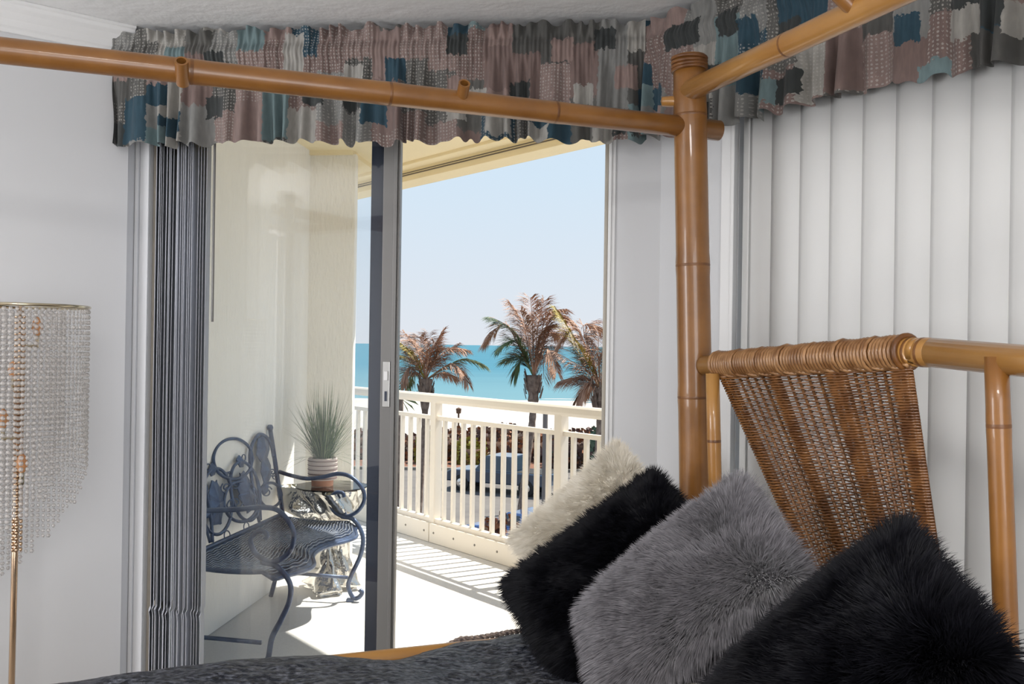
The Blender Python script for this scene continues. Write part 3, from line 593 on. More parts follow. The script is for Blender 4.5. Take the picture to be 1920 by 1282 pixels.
# ---- vehicles
M['car_blue'] = mat('dark_blue_car_paint', (0.022, 0.045, 0.085), 0.22, coat=1.0)
M['car_blue2'] = mat('blue_car_paint', (0.06, 0.16, 0.42), 0.22, coat=1.0)
M['car_glass'] = mat('car_window', (0.03, 0.05, 0.075), 0.06, coat=0.5)
M['tyre'] = mat('tyre', (0.02, 0.02, 0.02), 0.8)
M['carchrome'] = mat('car_chrome', (0.7, 0.7, 0.7), 0.15, metal=1.0)
def vehicle(name, pos, head, L_, W_, sec, cabin, paint, label, wheels, rw_, bed=None):
    """sec: side outline of the lower body (x, z); cabin: outline of the cab; head: unit vector to the front"""
    r = thing(name, pos, label, 'car'); H_ = head.normalized(); S_ = V(-H_.y, H_.x, 0)
    def P(x, y, z): return pos + H_ * x + S_ * y + UP * z
    b = MB(); b.prism([P(x, -W_ / 2, z) for x, z in sec], S_ * W_); b.build('body', paint, r, bevel=0.06)
    b = MB(); ins = 0.14; n = len(cabin)
    zlo = min(z for _, z in cabin); zhi = max(z for _, z in cabin)
    def yy(z): return W_ / 2 - 0.05 - ins * (z - zlo) / (zhi - zlo)
    vs = [P(x, -yy(z), z) for x, z in cabin] + [P(x, yy(z), z) for x, z in cabin]
    b.add(vs, [tuple(range(n)), tuple(range(2 * n - 1, n - 1, -1))] + [(i, i + n, (i + 1) % n + n, (i + 1) % n) for i in range(n)])
    cb = b.build('cabin', paint, r, bevel=0.03)
    # windows: side panes inset on each side, windscreen, rear pane
    x0, x1, x2, x3 = cabin[0][0], cabin[1][0], cabin[2][0], cabin[3][0]     # rear bottom, rear top, front top, front bottom
    def X(front, f): return (x3 + (x2 - x3) * f) if front else (x0 + (x1 - x0) * f)
    dz = zhi - zlo
    for sg in (-1, 1):
        xm = (X(0, 0.5) + X(1, 0.5)) / 2
        for (a0, a1, b0, b1) in ((X(0, .12) + .12, xm - .05, X(0, .85) + .12, xm - .05), (xm + .05, X(1, .12) - .12, xm + .05, X(1, .85) - .12)):
            z0, z1 = zlo + dz * .14, zlo + dz * .85; q = MB()
            q.prism([P(a0, sg * (yy(z0) + 0.012), z0), P(a1, sg * (yy(z0) + 0.012), z0), P(b1, sg * (yy(z1) + 0.012), z1), P(b0, sg * (yy(z1) + 0.012), z1)], -S_ * sg * 0.02); q.build('window', M['car_glass'], r)
    for fr_, nm in ((1, 'windscreen'), (0, 'rear_window')):
        z0, z1 = zlo + dz * .12, zlo + dz * .88; e0, e1 = X(fr_, .12), X(fr_, .88); sgn = 0.015 if fr_ else -0.015; q = MB()
        q.prism([P(e0 + sgn, -yy(z0) + .1, z0), P(e0 + sgn, yy(z0) - .1, z0), P(e1 + sgn, yy(z1) - .1, z1), P(e1 + sgn, -yy(z1) + .1, z1)], H_ * (-sgn * 1.3)); q.build(nm, M['car_glass'], r)
    for x in wheels:
        for sg in (-1, 1):
            q = MB(); q.lathe(P(x, sg * (W_ / 2 - 0.2), rw_), [(0.0, 0), (rw_, 0), (rw_, 0.2), (rw_ * .66, 0.23), (0, 0.20)], 18, axis=S_ * sg); wo_ = q.build('wheel', M['tyre'], r, smooth=True)
            q = MB(); q.lathe(P(x, sg * (W_ / 2 + 0.02), rw_), [(0.0, 0.02), (rw_ * .2, 0.03), (rw_ * .6, 0.0)], 12, axis=S_ * sg); q.build('wheel_hub', M['carchrome'], wo_)
    xs = [x for x, _ in sec]
    for x, nm in ((min(xs), 'rear_bumper'), (max(xs), 'front_bumper')):
        q = MB(); q.box(P(x - 0.08, -W_ / 2 + 0.05, 0.42), H_ * 0.16, S_ * (W_ - 0.1), UP * 0.18); q.build(nm, M['carchrome'], r, bevel=0.03)
    if bed:
        q = MB(); q.box(P(bed[0], -W_ / 2 + 0.12, bed[2]), H_ * (bed[1] - bed[0]), S_ * (W_ - 0.24), UP * 0.012); q.build('cargo_bed_floor', M['tyre'], r)
    for sg in (-1, 1):
        q = MB(); q.box(P(min(xs) - 0.02, sg * (W_ / 2 - 0.16) - 0.06, 0.75), H_ * 0.04, S_ * 0.12, UP * 0.28); q.build('tail_light', mat('tail_light', (0.35, 0.02, 0.02), 0.3), r)
    return r
tk = onz(944, 921, G)
vehicle('pickup_truck', tk, V(-0.90, 0.44, 0), 5.6, 1.95, [(-2.75, 0.5), (-2.75, 1.08), (1.0, 1.08), (2.45, 1.02), (2.75, 0.85), (2.75, 0.45)], [(-0.95, 1.06), (-0.75, 1.80), (0.55, 1.80), (1.15, 1.06)],
        M['car_blue'], 'dark blue pickup truck parked along the hedge seen through the balusters', (-1.65, 1.85), 0.40, (-2.65, -1.0, 1.085))
tk = onz(985, 1035, G)
vehicle('blue_car', tk, V(-0.80, 0.60, 0), 4.4, 1.8, [(-2.15, 0.4), (-2.15, 0.95), (-1.6, 1.0), (0.9, 0.95), (2.0, 0.82), (2.2, 0.6), (2.2, 0.35)], [(-1.7, 0.94), (-1.0, 1.45), (0.25, 1.45), (1.05, 0.94)],
        M['car_blue2'], 'bright blue car parked nearer, mostly hidden behind the cream pillow', (-1.35, 1.4), 0.33)

# ------------------------------------------------------------------ bench, table, potted grass on the balcony
B0 = V(-1.07, 4.05, 0); BL = V(0.150, 0.9887, 0).normalized(); BD = V(-BL.y, BL.x, 0)     # near front foot, along the bench, towards the wall
LEN = 1.157
def bn(u, v, z): return B0 + BL * u + BD * v + UP * z
bench = thing('garden_bench', bn(LEN / 2, 0.22, 0), 'blue metal garden bench with sea-creature back and scrolled arms', 'bench')
def near(x, y): return onplane(x, y, bn(0, 0, 0), BL)
def far(x, y): return onplane(x, y, bn(LEN, 0, 0), BL)
bk0, bk1 = bn(LEN, 0.385, 0.46), bn(LEN, 0.47, 0.95)
BKN = BL.cross(bk1 - bk0).normalized()
def back(x, y): return onplane(x, y, bk0, BKN)
def uz(p): return (p - B0).dot(BL), p.z
def bkp(u, z): return bn(u, 0.385 + (z - 0.46) * 0.085 / 0.49, z)
def mir(p): u, z = uz(p); return bkp(LEN - u, z)
armn = [near(*p) for p in [(360, 958), (440, 955), (490, 951), (522, 957), (546, 985), (551, 1010), (541, 1037), (511, 1053), (482, 1040), (470, 1014), (480, 998), (494, 996), (501, 1004), (497, 1010)]]
def endset(fn, arm, leg, backfoot_v, u):
    b = MB(); b.tube(bez(arm, 8), [0.0115 - 0.004 * max(0, (i / (len(arm) * 8)) - 0.6) for i in range((len(arm) - 1) * 8 + 1)], 8); b.build('armrest', M['bench'], bench, smooth='full')
    b = MB(); b.tube(bez(leg, 8), 0.0125, 8); lg = b.build('leg', M['bench'], bench, smooth='full')
    b = MB(); b.tube(bez([bn(u, 0.385, 0.46), bn(u, 0.40, 0.25), bn(u, 0.42, 0.12), bn(u, 0.45, 0.0)], 6), 0.0125, 8); b.build('leg', M['bench'], bench, smooth='full')
    b = MB(); b.tube([bn(u, 0.0, 0.13), bn(u, 0.415, 0.14)], 0.010, 8); b.build('stretcher', M['bench'], bench, smooth='full')
    b = MB(); b.tube([bkp(u, 0.44), bkp(u, 0.95)], 0.013, 8); b.lathe(bkp(u, 0.95), [(0.0, -0.012), (0.016, -0.01), (0.019, 0.004), (0.012, 0.018), (0, 0.02)], 10); b.build('back_post', M['bench'], bench, smooth='full')
arm_rel = [((p - B0).dot(BD), p.z) for p in armn]
farm = [far(*p) for p in [(523, 884), (545, 891), (575, 897), (605, 894), (635, 888), (660, 895), (680, 917), (682, 940), (668, 960), (645, 968), (626, 958), (619, 940), (628, 924), (642, 924), (645, 932)]]
fleg = [far(*p) for p in [(640, 968), (664, 975), (680, 1005), (676, 1040), (658, 1080), (653, 1100), (662, 1120), (672, 1120), (679, 1111), (674, 1105)]]
nleg = [near(*p) for p in [(490, 1053), (520, 1062), (543, 1092), (543, 1125), (528, 1160), (510, 1195), (502, 1235)]] + [bn(0, 0.005, 0.03), bn(0, -0.03, 0.0)]
endset(near, armn, nleg, 0.45, 0.0); endset(far, farm, fleg, 0.45, LEN)
b = MB(); b.box(far(657, 1122) - V(.02, .02, .0), V(.04, 0, 0), V(0, .04, 0), UP * -0.02); b.build('foot_pad', M['bench'], bench)
# seat: serpentine front, wires running along the bench, rolled rim
def vf(u):
    x = u / LEN; return -0.035 - 0.10 * math.exp(-((x - 0.20) / 0.16) ** 2) - 0.085 * math.exp(-((x - 0.78) / 0.15) ** 2) - 0.0 * math.exp(-((x - 0.5) / 0.12) ** 2)
def seat(u, w_, dz=0):
    v0 = vf(u); v = 0.385 + (v0 - 0.385) * w_
    drop = -0.018 * math.sin(PI * w_ * 0.9) - 0.035 * max(0, (w_ - 0.86) / 0.14) ** 2
    return bn(u, v, 0.452 + drop + dz)
b = MB(); b.grid(lambda a, c: seat(a * LEN, c, -0.003), 60, 16); b.grid(lambda a, c: seat((1 - a) * LEN, c, -0.007), 60, 16); b.build('seat', M['mesh'], bench, smooth='full')
b = MB(); rim = [seat(LEN * i / 50, 1.0, -0.004) for i in range(51)] + [seat(LEN, 1 - i / 8, -0.003) for i in range(1, 9)] + [seat(LEN * (1 - i / 20), 0, -0.003) for i in range(1, 21)] + [seat(0, i / 8, -0.003) for i in range(1, 8)]
b.tube(rim, 0.011, 7, closed=True); b.build('seat_rim', M['bench'], bench, smooth='full')
b = MB()
for k in range(26):
    w_ = (k + 0.7) / 27; b.tube([seat(LEN * i / 60, w_, 0.003 + 0.0032 * math.sin(i * 1.7 + k * 2.1)) for i in range(61)], 0.0035, 4)
stuff(b.build('seat_wires', M['wire'], bench, smooth='full'))
# back bars and ornaments
b = MB(); b.tube([bkp(0, 0.47), bkp(LEN, 0.47)], 0.0105, 8); b.build('back_rail', M['bench'], bench)
def ring(pts, r=0.0085, nm='back_ring', mirror=True, close=True):
    P = [back(*p) for p in pts]
    for Q in ([P, [mir(p) for p in P]] if mirror else [P]):
        b = MB(); b.tube(bez(Q + [Q[0]], 6)[:-1] if close else bez(Q, 6), r, 7, closed=close); b.build(nm, M['bench'], bench, smooth='full')
def circ(cx, cy, rx, ry, n=10, a0=0.0): return [(cx + rx * math.cos(a0 + 2 * PI * k / n), cy + ry * math.sin(a0 + 2 * PI * k / n)) for k in range(n)]
ring(circ(437, 860, 37, 38), mirror=False)
ring([(470, 885), (469, 850), (476, 826), (487, 814), (500, 820), (509, 836), (513, 856)], 0.010, 'back_arch', close=False)
ring(circ(507, 928, 21, 23)); ring(circ(452, 940, 32, 38), mirror=False)
ring([(470, 885), (474, 915), (478, 945), (486, 978)], 0.009, 'back_bar', close=False); ring([(478, 885), (484, 915), (487, 940), (489, 975)], 0.007, 'back_bar', close=False)
ring(circ(406, 940, 30, 62), 0.0085)
def spiral(cx, cy, r, a0, turns=1.6, n=22, sg=1): return [(cx + r * (1 - 0.85 * k / n) * math.cos(a0 + sg * 2 * PI * turns * k / n), cy + r * (1 - 0.85 * k / n) * math.sin(a0 + sg * 2 * PI * turns * k / n)) for k in range(n + 1)]
for s_ in (spiral(440, 908, 10, -1.2), spiral(442, 942, 14, -1.0), spiral(500, 922, 11, -0.5, sg=-1), spiral(511, 885, 8, 0.5)): ring(s_, 0.004, 'back_scroll', close=False)
for c_ in (circ(427, 892, 4, 7, 8), circ(462, 988, 5, 9, 8), circ(457, 858, 3.5, 6, 8), circ(515, 893, 4, 5, 8)): ring(c_, 0.003, 'back_scroll')
def plate(pts, nm, label=None):
    P = [back(*p) for p in pts]
    for Q in (P, [mir(p) for p in P]):
        b = MB(); n_ = BKN if BKN.dot(EYE - Q[0]) > 0 else -BKN; c_ = sum(Q, V(0, 0, 0)) / len(Q) + n_ * 0.018; m_ = len(Q)
        b.add(Q + [c_] + [q - n_ * 0.006 for q in Q], [(i, (i + 1) % m_, m_) for i in range(m_)] + [tuple(range(2 * m_, m_, -1))] + [(i, i + m_ + 1, (i + 1) % m_ + m_ + 1, (i + 1) % m_) for i in range(m_)])
        b.build(nm, M['bench'], bench, bevel=0.0)
plate([(484, 822), (494, 815), (503, 824), (506, 842), (500, 862), (490, 866), (482, 852)], 'lobster_claw')
plate([(492, 862), (502, 858), (508, 872), (509, 892), (503, 905), (495, 902), (490, 884)], 'lobster_body')
plate([(496, 902), (504, 903), (502, 922), (496, 928), (492, 915)], 'lobster_tail')
plate([(450, 886), (462, 898), (474, 918), (486, 934), (470, 940), (466, 962), (456, 944), (448, 930), (456, 914)], 'fish_plate')
plate([(398, 900), (408, 905), (420, 925), (418, 945), (408, 940), (402, 955), (416, 982), (398, 985), (396, 950), (392, 925)], 'fish_plate')
plate([(398, 866), (406, 872), (403, 890), (397, 893), (392, 880)], 'fish_plate')

tb_c = onz(640, 1085, 0.0); TBH = 0.605; gp = onz(622, 910, TBH); 
tab = thing('side_table', V(gp.x, gp.y, 0), 'small round glass-topped table on a silver driftwood base', 'table')
b = MB(); b.lathe(V(gp.x, gp.y, TBH - 0.008), [(0, 0), (0.205, 0), (0.208, 0.004), (0.205, 0.008), (0, 0.008)], 40); b.build('glass_top', M['clear'], tab, smooth=True)
b = MB()
def rootf(a, c):
    th = a * 2 * PI; z = c * (TBH - 0.01)
    prof = 0.175 - 0.12 * math.sin(PI * min(1, c * 1.25)) ** 0.8 + 0.06 * max(0, c - 0.7) * 2.2 - (0.05 if c < 0.04 else 0)
    tw = th + c * 1.8
    r = prof * (1 + 0.30 * math.sin(3 * tw) + 0.16 * math.sin(7 * tw + 1.3 + c * 4)) + 0.03 * mnoise.noise((math.cos(th) * 3, math.sin(th) * 3, c * 6))
    return V(gp.x + r * math.cos(th) + 0.02 * math.sin(c * 5), gp.y + r * math.sin(th), z)
b.grid(rootf, 72, 48); b.build('driftwood_base', M['chrome'], tab, smooth='full')
pc = V(gp.x - 0.055, gp.y, TBH + 0.001)
pot = thing('potted_grass', pc, 'tall green ornamental grass in a blush rope-banded pot on the glass table', 'plant')
b = MB(); b.lathe(pc, [(0, 0), (0.062, 0), (0.066, 0.05), (0.0, 0.05)], 28); b.build('pot_base', M['terracotta'], pot, smooth=True)
b = MB(); b.lathe(pc, [(0.066, 0.036), (0.080, 0.036), (0.084, 0.158), (0.078, 0.162), (0.07, 0.15), (0.0, 0.15)], 32); b.build('pot', M['rope'], pot, smooth=True)
for k in range(9):
    z = 0.046 + k * 0.0125; b = MB(); b.tube([pc + V(0.0815 * math.cos(a), 0.0815 * math.sin(a), z) + V(0.003 * k / 9 * math.cos(a), 0.003 * k / 9 * math.sin(a), 0) for a in [2 * PI * i / 32 for i in range(32)]], 0.0035 if k < 6 else 0.003, 5, closed=True)
    b.build('rope_band', M['rope_d'] if k % 2 == 0 else M['rope'], pot, smooth='full')
b = MB(); b.lathe(pc + UP * 0.15, [(0.076, 0), (0.05, 0.012), (0.0, 0.018)], 20); b.build('moss', M['soil'], pot)
b = MB()
for k in range(420):
    a = random.random() * 2 * PI; sp_ = abs(random.gauss(0, 0.58)); sp_ = min(sp_, 1.35); r0 = random.random() * 0.055; h_ = random.uniform(0.26, 0.50) * (1 - 0.18 * sp_)
    p = pc + V(r0 * math.cos(a), r0 * math.sin(a), 0.155); d = V(math.cos(a) * math.sin(sp_), math.sin(a) * math.sin(sp_), math.cos(sp_))
    if (p + d * h_ - WB).dot(WN) < 0.05: d = V(abs(d.x) * 0.6, d.y, d.z).normalized()
    pts = [p + d * h_ * f - UP * (0.16 * sp_ * f ** 2.2 * h_ * 2) for f in (0, 0.35, 0.7, 1.0)]
    sd = d.cross(UP); sd = (sd.normalized() if sd.length > 0.02 else V(1, 0, 0)); wd = random.uniform(0.0014, 0.0026)
    vs = []; 
    for i, q in enumerate(pts[:3]): ww = wd * (1, 1, 0.6)[i]; vs += [q - sd * ww, q + sd * ww]
    vs.append(pts[3]); b.cur = random.choices((0, 1, 2), (4, 5, 2))[0]; b.add(vs, [(0, 1, 3, 2), (2, 3, 5, 4), (4, 5, 6)])
stuff(b.build('grass_blades', [M['grass_d'], M['grass_m'], M['grass_l']], pot))

# ------------------------------------------------------------------ valances
def valance(name, P, L_, label, seed, ret):
    """P(s, off, z): along the wall; gathered rod pocket with ruffled header"""
    R = random.Random(seed); Z0, Z1 = 2.062, 2.425
    ph = [(R.uniform(0.045, 0.115), R.uniform(0, 6.3), R.uniform(0.5, 1)) for _ in range(6)]
    def fold(s): 
        x = s + 0.02 * math.sin(s * 17 + seed)
        v = sum(a * math.sin(2 * PI * x / w_ + p) for w_, p, a in ph) / 2.4
        return math.tanh(v * 1.6)
    def gather(s): return math.sin(2 * PI * s / 0.0135 + 1.5 * math.sin(s * 23)) * 0.6 + 0.4 * math.sin(2 * PI * s / 0.021 + s * 5)
    n = int(L_ / 0.0028)
    def f(a, c):
        s = a * L_; z = Z0 + (Z1 - Z0) * c
        zt = 2.318; zu = 2.372
        if z < zt:                          # skirt
            k = (zt - z) / (zt - Z0); off = 0.128 + 0.032 * fold(s) * k ** 0.6 + 0.0035 * gather(s) * (1 - k) ** 1.5 + 0.005 * k * mnoise.noise((s * 14, z * 9, seed))
            z += k * (0.010 * fold(s * 0.83 + 0.3) + 0.005 * math.sin(s * 9 + seed))
        elif z < zu:                        # rod pocket
            k = (z - zt) / (zu - zt); off = 0.128 + 0.012 * math.sin(PI * k) + 0.0045 * gather(s)
        else:                               # header
            k = (z - zu) / (Z1 - zu); off = 0.126 + 0.004 * gather(s) * (1 - k) + 0.020 * k * fold(s * 1.37 + 4) + 0.006 * k * mnoise.noise((s * 40, 0, seed)); z += k * (0.012 * mnoise.noise((s * 16, 3, seed)) + 0.006 * math.sin(s * 61) - 0.004)
        s2 = s + (0.010 * math.sin(s * 33 + seed) * (zt - z) / (zt - Z0) if z < zt else 0)
        return P(s2, off, z)
    rows = 46
    b = MB(); b.grid(f, n, rows, lambda a, c: (a * L_ * 1.55 + seed * 0.37, c * 0.40 + seed * 0.21))
    if ret:                                 # the return to the wall at the free end
        b.grid(lambda a, c: P(-0.002 + 0.004 * math.sin(c * 9) + 0.006 * math.sin(a * 8), 0.012 + 0.112 * a, Z0 + 0.004 + (Z1 - 0.01 - Z0) * c), 20, rows, lambda a, c: (seed * 0.37 - 0.12 + a * 0.12, c * 0.40 + seed * 0.21))
    root = thing(name, P(L_ / 2, 0.1, Z0), label, 'valance', 'patchwork valances')
    o = b.build('fabric', M['valance'], root, smooth='full')
    q = MB(); q.box(P(0.01, 0.006, 2.335), P(L_ - 0.01, 0.006, 2.335) - P(0.01, 0.006, 2.335), P(0, 0.085, 0) - P(0, 0, 0), UP * 0.02); q.build('curtain_rod', M['trim'], root)
    return root
valance('valance', lambda s, off, z: dw(0.022 + s, off, z), 1.688, 'gathered patchwork valance over the sliding door in grey, mauve and teal', 3, True)
valance('valance', lambda s, off, z: rw(0.045 + s, off, z), 2.35, 'gathered patchwork valance above the closed white vertical blind', 8, False)

# ------------------------------------------------------------------ vertical blinds
def vane(P, s, off0, ang, width, z0, z1, curve, m, parent, kink=None):
    """P(s, off, z); ang turns the vane in plan"""
    ca, sa = math.cos(ang), math.sin(ang); b = MB(); zs = [z0, z0 + 0.03] + ([kink - 0.02, kink, kink + 0.012] if kink else []) + [1.2, 1.8, z1]
    sway = random.uniform(-0.004, 0.004)
    def f(a, c):
        x = (a - 0.5) * width; y = curve * (1 - (2 * a - 1) ** 2); i = c * (len(zs) - 1); i0 = min(int(i), len(zs) - 2); z = zs[i0] + (zs[i0 + 1] - zs[i0]) * (i - i0)
        dx = sway * (z1 - z) / z1 + (0.003 * (-1) ** i0 if kink and abs(z - kink) < 0.013 else 0)
        return P(s + dx + x * ca - y * sa, off0 + x * sa + y * ca, z)
    b.grid(f, 8, len(zs) - 1); n = len(b.v)
    o = b.build('slat', m, parent, smooth='full'); so_ = o.modifiers.new('thick', 'SOLIDIFY'); so_.thickness = 0.0012; return o
bl = thing('vertical_blind', rw(1.2, 0.055, 0.03), 'closed white vertical blind covering the window behind the headboard', 'blind', 'vertical blinds')
b = MB(); b.box(rw(0.22, 0.03, 2.12), RW * 2.2, RN * 0.045, UP * 0.04); b.build('headrail', M['trim'], bl)
vane(rw, 0.365, 0.052, 0.75, 0.089, 0.03, 2.12, 0.006, M['vane'], bl)
for k in range(21):
    vane(rw, 0.42 + 0.0885 * k, 0.055, -0.13 + random.uniform(-0.02, 0.02), 0.108, 0.03, 2.12, 0.021, M['vane'], bl)
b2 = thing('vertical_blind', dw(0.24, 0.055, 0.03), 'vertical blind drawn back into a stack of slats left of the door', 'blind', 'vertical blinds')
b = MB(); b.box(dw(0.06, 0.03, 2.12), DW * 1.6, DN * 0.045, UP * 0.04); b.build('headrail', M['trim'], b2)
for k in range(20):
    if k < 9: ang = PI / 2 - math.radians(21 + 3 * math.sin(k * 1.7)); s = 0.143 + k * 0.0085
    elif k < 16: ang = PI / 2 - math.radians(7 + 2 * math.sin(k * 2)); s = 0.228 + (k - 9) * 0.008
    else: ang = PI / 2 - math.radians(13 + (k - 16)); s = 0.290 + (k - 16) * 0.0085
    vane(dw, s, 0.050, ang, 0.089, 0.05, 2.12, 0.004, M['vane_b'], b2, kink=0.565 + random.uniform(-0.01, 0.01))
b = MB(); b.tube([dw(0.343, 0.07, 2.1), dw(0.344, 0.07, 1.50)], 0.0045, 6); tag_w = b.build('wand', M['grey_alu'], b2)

# ------------------------------------------------------------------ crystal floor lamp
LC = at(38, 640, 2.55); LC.z = 0; LR = 0.172; ZT = at(60, 574, 2.55).z
lamp = thing('floor_lamp', LC, 'crystal-beaded floor lamp with a slim rose-gold pole beside the left wall', 'lamp')
b = MB(); b.tube([LC + V(LR * math.cos(a), LR * math.sin(a), ZT) for a in [2 * PI * k / 64 for k in range(64)]], 0.0045, 8, closed=True); b.build('rim', M['brass'], lamp, smooth='full')
b = MB(); b.tube([LC + V(-0.012, 0, 0.02), LC + V(0.0, 0, ZT)], 0.0085, 12); b.build('pole', M['gold'], lamp, smooth='full')
b = MB(); b.lathe(LC + V(-0.012, 0, 0), [(0, 0.024), (0.02, 0.03), (0.12, 0.02), (0.13, 0.0), (0, 0)], 32); b.build('base', M['gold'], lamp, smooth=True)
for a in (0.3, 0.3 + 2 * PI / 3, 0.3 + 4 * PI / 3):
    b = MB(); b.tube([LC + V(0, 0, ZT - 0.005), LC + V(LR * math.cos(a), LR * math.sin(a), ZT)], 0.003, 6); b.build('spoke', M['brass'], lamp)
for a, z in ((0.9, ZT - 0.08), (2.4, ZT - 0.2), (4.2, ZT - 0.33), (5.4, ZT - 0.45)):
    b = MB(); q = LC + V(0.045 * math.cos(a), 0.045 * math.sin(a), z); b.tube([LC + V(0, 0, z - 0.03), q - UP * 0.03, q], 0.006, 8); b.build('bulb_holder', M['brass'], lamp)
    b = MB(); b.lathe(q, [(0.007, 0), (0.016, 0.02), (0.012, 0.04), (0.0, 0.055)], 10); b.build('bulb', mat('amber_bulb_glass', (0.8, 0.42, 0.2), 0.15, trans=0.4), lamp, smooth=True)
M['crystal'] = bpy.data.materials.new('crystal'); M['crystal'].use_nodes = True
t = M['crystal'].node_tree; pb = t.nodes['Principled BSDF']; pb.inputs['Base Color'].default_value = (0.66, 0.63, 0.60, 1); pb.inputs['Roughness'].default_value = 0.06; pb.inputs['IOR'].default_value = 1.55; pb.inputs['Transmission Weight'].default_value = 0.25; pb.inputs['Specular IOR Level'].default_value = 0.9
tr = t.nodes.new('ShaderNodeBsdfTransparent'); mx = t.nodes.new('ShaderNodeMixShader'); mx.inputs[0].default_value = 0.42
t.links.new(pb.outputs[0], mx.inputs[2]); t.links.new(tr.outputs[0], mx.inputs[1]); t.links.new(mx.outputs[0], t.nodes['Material Output'].inputs[0]); mx.inputs[0].default_value = 0.55
def beads(cen, rad, th):
    """faceted flat beads: cen (N,3), rad (N,), th (N,) facing angle"""
    n = len(cen); k = 6; out = []; a = np.arange(k) * 2 * PI / k
    e1 = np.stack([-np.sin(th), np.cos(th), np.zeros(n)], 1); e3 = np.stack([np.cos(th), np.sin(th), np.zeros(n)], 1); e2 = np.tile([0, 0, 1.0], (n, 1))
    vs = [cen + e3 * (rad * 0.55)[:, None]]
    for q in a: vs.append(cen + (e1 * np.cos(q) + e2 * np.sin(q)) * rad[:, None])
    vs.append(cen - e3 * (rad * 0.55)[:, None]); vs = np.stack(vs, 1)
    f = [(0, 1 + i, 1 + (i + 1) % k) for i in range(k)] + [(7, 1 + (i + 1) % k, 1 + i) for i in range(k)]
    fs = (np.array(f)[None] + (np.arange(n) * 8)[:, None, None]).reshape(-1, 3); return vs.reshape(-1, 3), fs
cen, rd, tt = [], [], []
NS = 72
for s in range(NS):
    a = 2 * PI * s / NS; x = math.cos(a)
    ln = 0.40 + 0.42 * (0.5 - 0.5 * x) ** 0.8 + 0.03 * random.random(); nb = int(ln / 0.0148)
    for q in range(nb):
        cen.append((LC.x + LR * x, LC.y + LR * math.sin(a), ZT - 0.012 - q * 0.0148)); rd.append(0.0066); tt.append(a + random.uniform(-0.5, 0.5))
vs, fs = beads(np.array(cen), np.array(rd), np.array(tt)); stuff(raw('crystal_strands', vs, fs, M['crystal'], lamp))
cen, rd, tt = [], [], []
for ring_, nn, lmax in ((0.11, 40, 0.62),):
    for s in range(nn):
        a = 2 * PI * s / nn; ln = lmax - 0.25 * (0.5 + 0.5 * math.cos(a)) if ring_ > 0.05 else lmax
        for q in range(int(ln / 0.0175)):
            cen.append((LC.x + ring_ * math.cos(a), LC.y + ring_ * math.sin(a), ZT - 0.02 - q * 0.0155)); rd.append(0.0062); tt.append(a + random.uniform(-0.6, 0.6))
vs, fs = beads(np.array(cen), np.array(rd), np.array(tt)); stuff(raw('inner_crystal_strands', vs, fs, M['crystal'], lamp))
cen = [(LC.x + 0.013 * math.cos(a), LC.y + 0.013 * math.sin(a), ZT - 0.03 - q * 0.0155) for a in (-2.2, -1.2, -0.2, 2.0) for q in range(42)]
vs, fs = beads(np.array(cen), np.full(len(cen), 0.0068), np.array([math.atan2(c[1] - LC.y, c[0] - LC.x) for c in cen])); stuff(raw('gold_bead_column', vs, fs, M['gold'], lamp))

# ------------------------------------------------------------------ canopy bed
O = V(0.47, 2.4, 0); FD = V(-0.935, -0.355, 0).normalized(); HD = V(0.355, -0.935, 0).normalized()
LEAN = 0.036
def bd(f, h, z): return O + FD * f + HD * h + UP * z
def hb(h, z, f=0.0): return bd(f + (z - 1.44) * LEAN, h, z)      # on the raked headboard
HN = (HD).cross(hb(0, 2) - hb(0, 1)).normalized()
def hbp(x, y, f=0.0):
    return onplane(x, y, hb(0, 1.44, f), HN)
BW, BLN = 1.52, 2.06
bed = thing('canopy_bed', bd(BLN / 2, BW / 2, 0), 'bamboo four-poster canopy bed with a woven wicker headboard', 'bed')
def culm(a, c, r, nm='canopy_rail', nodes=(), m=None, parent=None, r1=None, hollow=False):
    a, c = Vector(a), Vector(c); L_ = (c - a).length; d = (c - a) / L_; b = MB(); r1 = r1 or r
    stops = [0.0]; rads = [r]
    for q in sorted(nodes):
        for dx, s_ in ((-0.03, 1.0), (-0.007, 1.03), (0.0, 1.012), (0.007, 1.03), (0.03, 1.0)):
            x = min(max(q + dx / L_, 0.001), 0.999); stops.append(x); rads.append((r + (r1 - r) * x) * s_)
    stops.append(1.0); rads.append(r1)
    b.tube([a + d * L_ * x for x in stops], rads, 20); o = b.build(nm, m or M['bamboo'], parent or bed, smooth='full')
    for q in nodes:
        nb = MB(); x = q; rr = (r + (r1 - r) * x) * 1.008; p = a + d * L_ * x
        nb.tube([p - d * 0.006, p - d * 0.002, p + d * 0.002, p + d * 0.006], [rr * 0.99, rr * 1.025, rr * 1.025, rr * 0.99], 20, cap=False); nb.build('node_ring', M['node'], o, smooth='full')
    return o
def post(p0, p1, vis=True):
    o = culm(p0, p1, 0.047, 'post', (0.30, 0.475, 0.60, 0.755, 0.93), r1=0.0415); d = (p1 - p0).normalized()
    nb = MB()
    for k in range(4): q = p1 - d * (0.006 + 0.0095 * k); u_ = d.orthogonal().normalized(); w_ = d.cross(u_); nb.tube([q + (u_ * math.cos(a) + w_ * math.sin(a)) * 0.0425 + d * 0.002 * math.sin(a + k) for a in [2 * PI * i / 24 for i in range(24)]], 0.0052, 6, closed=True)
    nb.build('cane_binding', M['node'], o, smooth='full')
    return o
ZP = at(1300, 108, 2.4).z
post(hb(0, 0), hb(0, ZP)); post(hb(BW, 0), hb(BW, ZP)); post(bd(BLN, 0, 0), bd(BLN, 0, ZP)); post(bd(BLN, BW, 0), bd(BLN, BW, ZP))
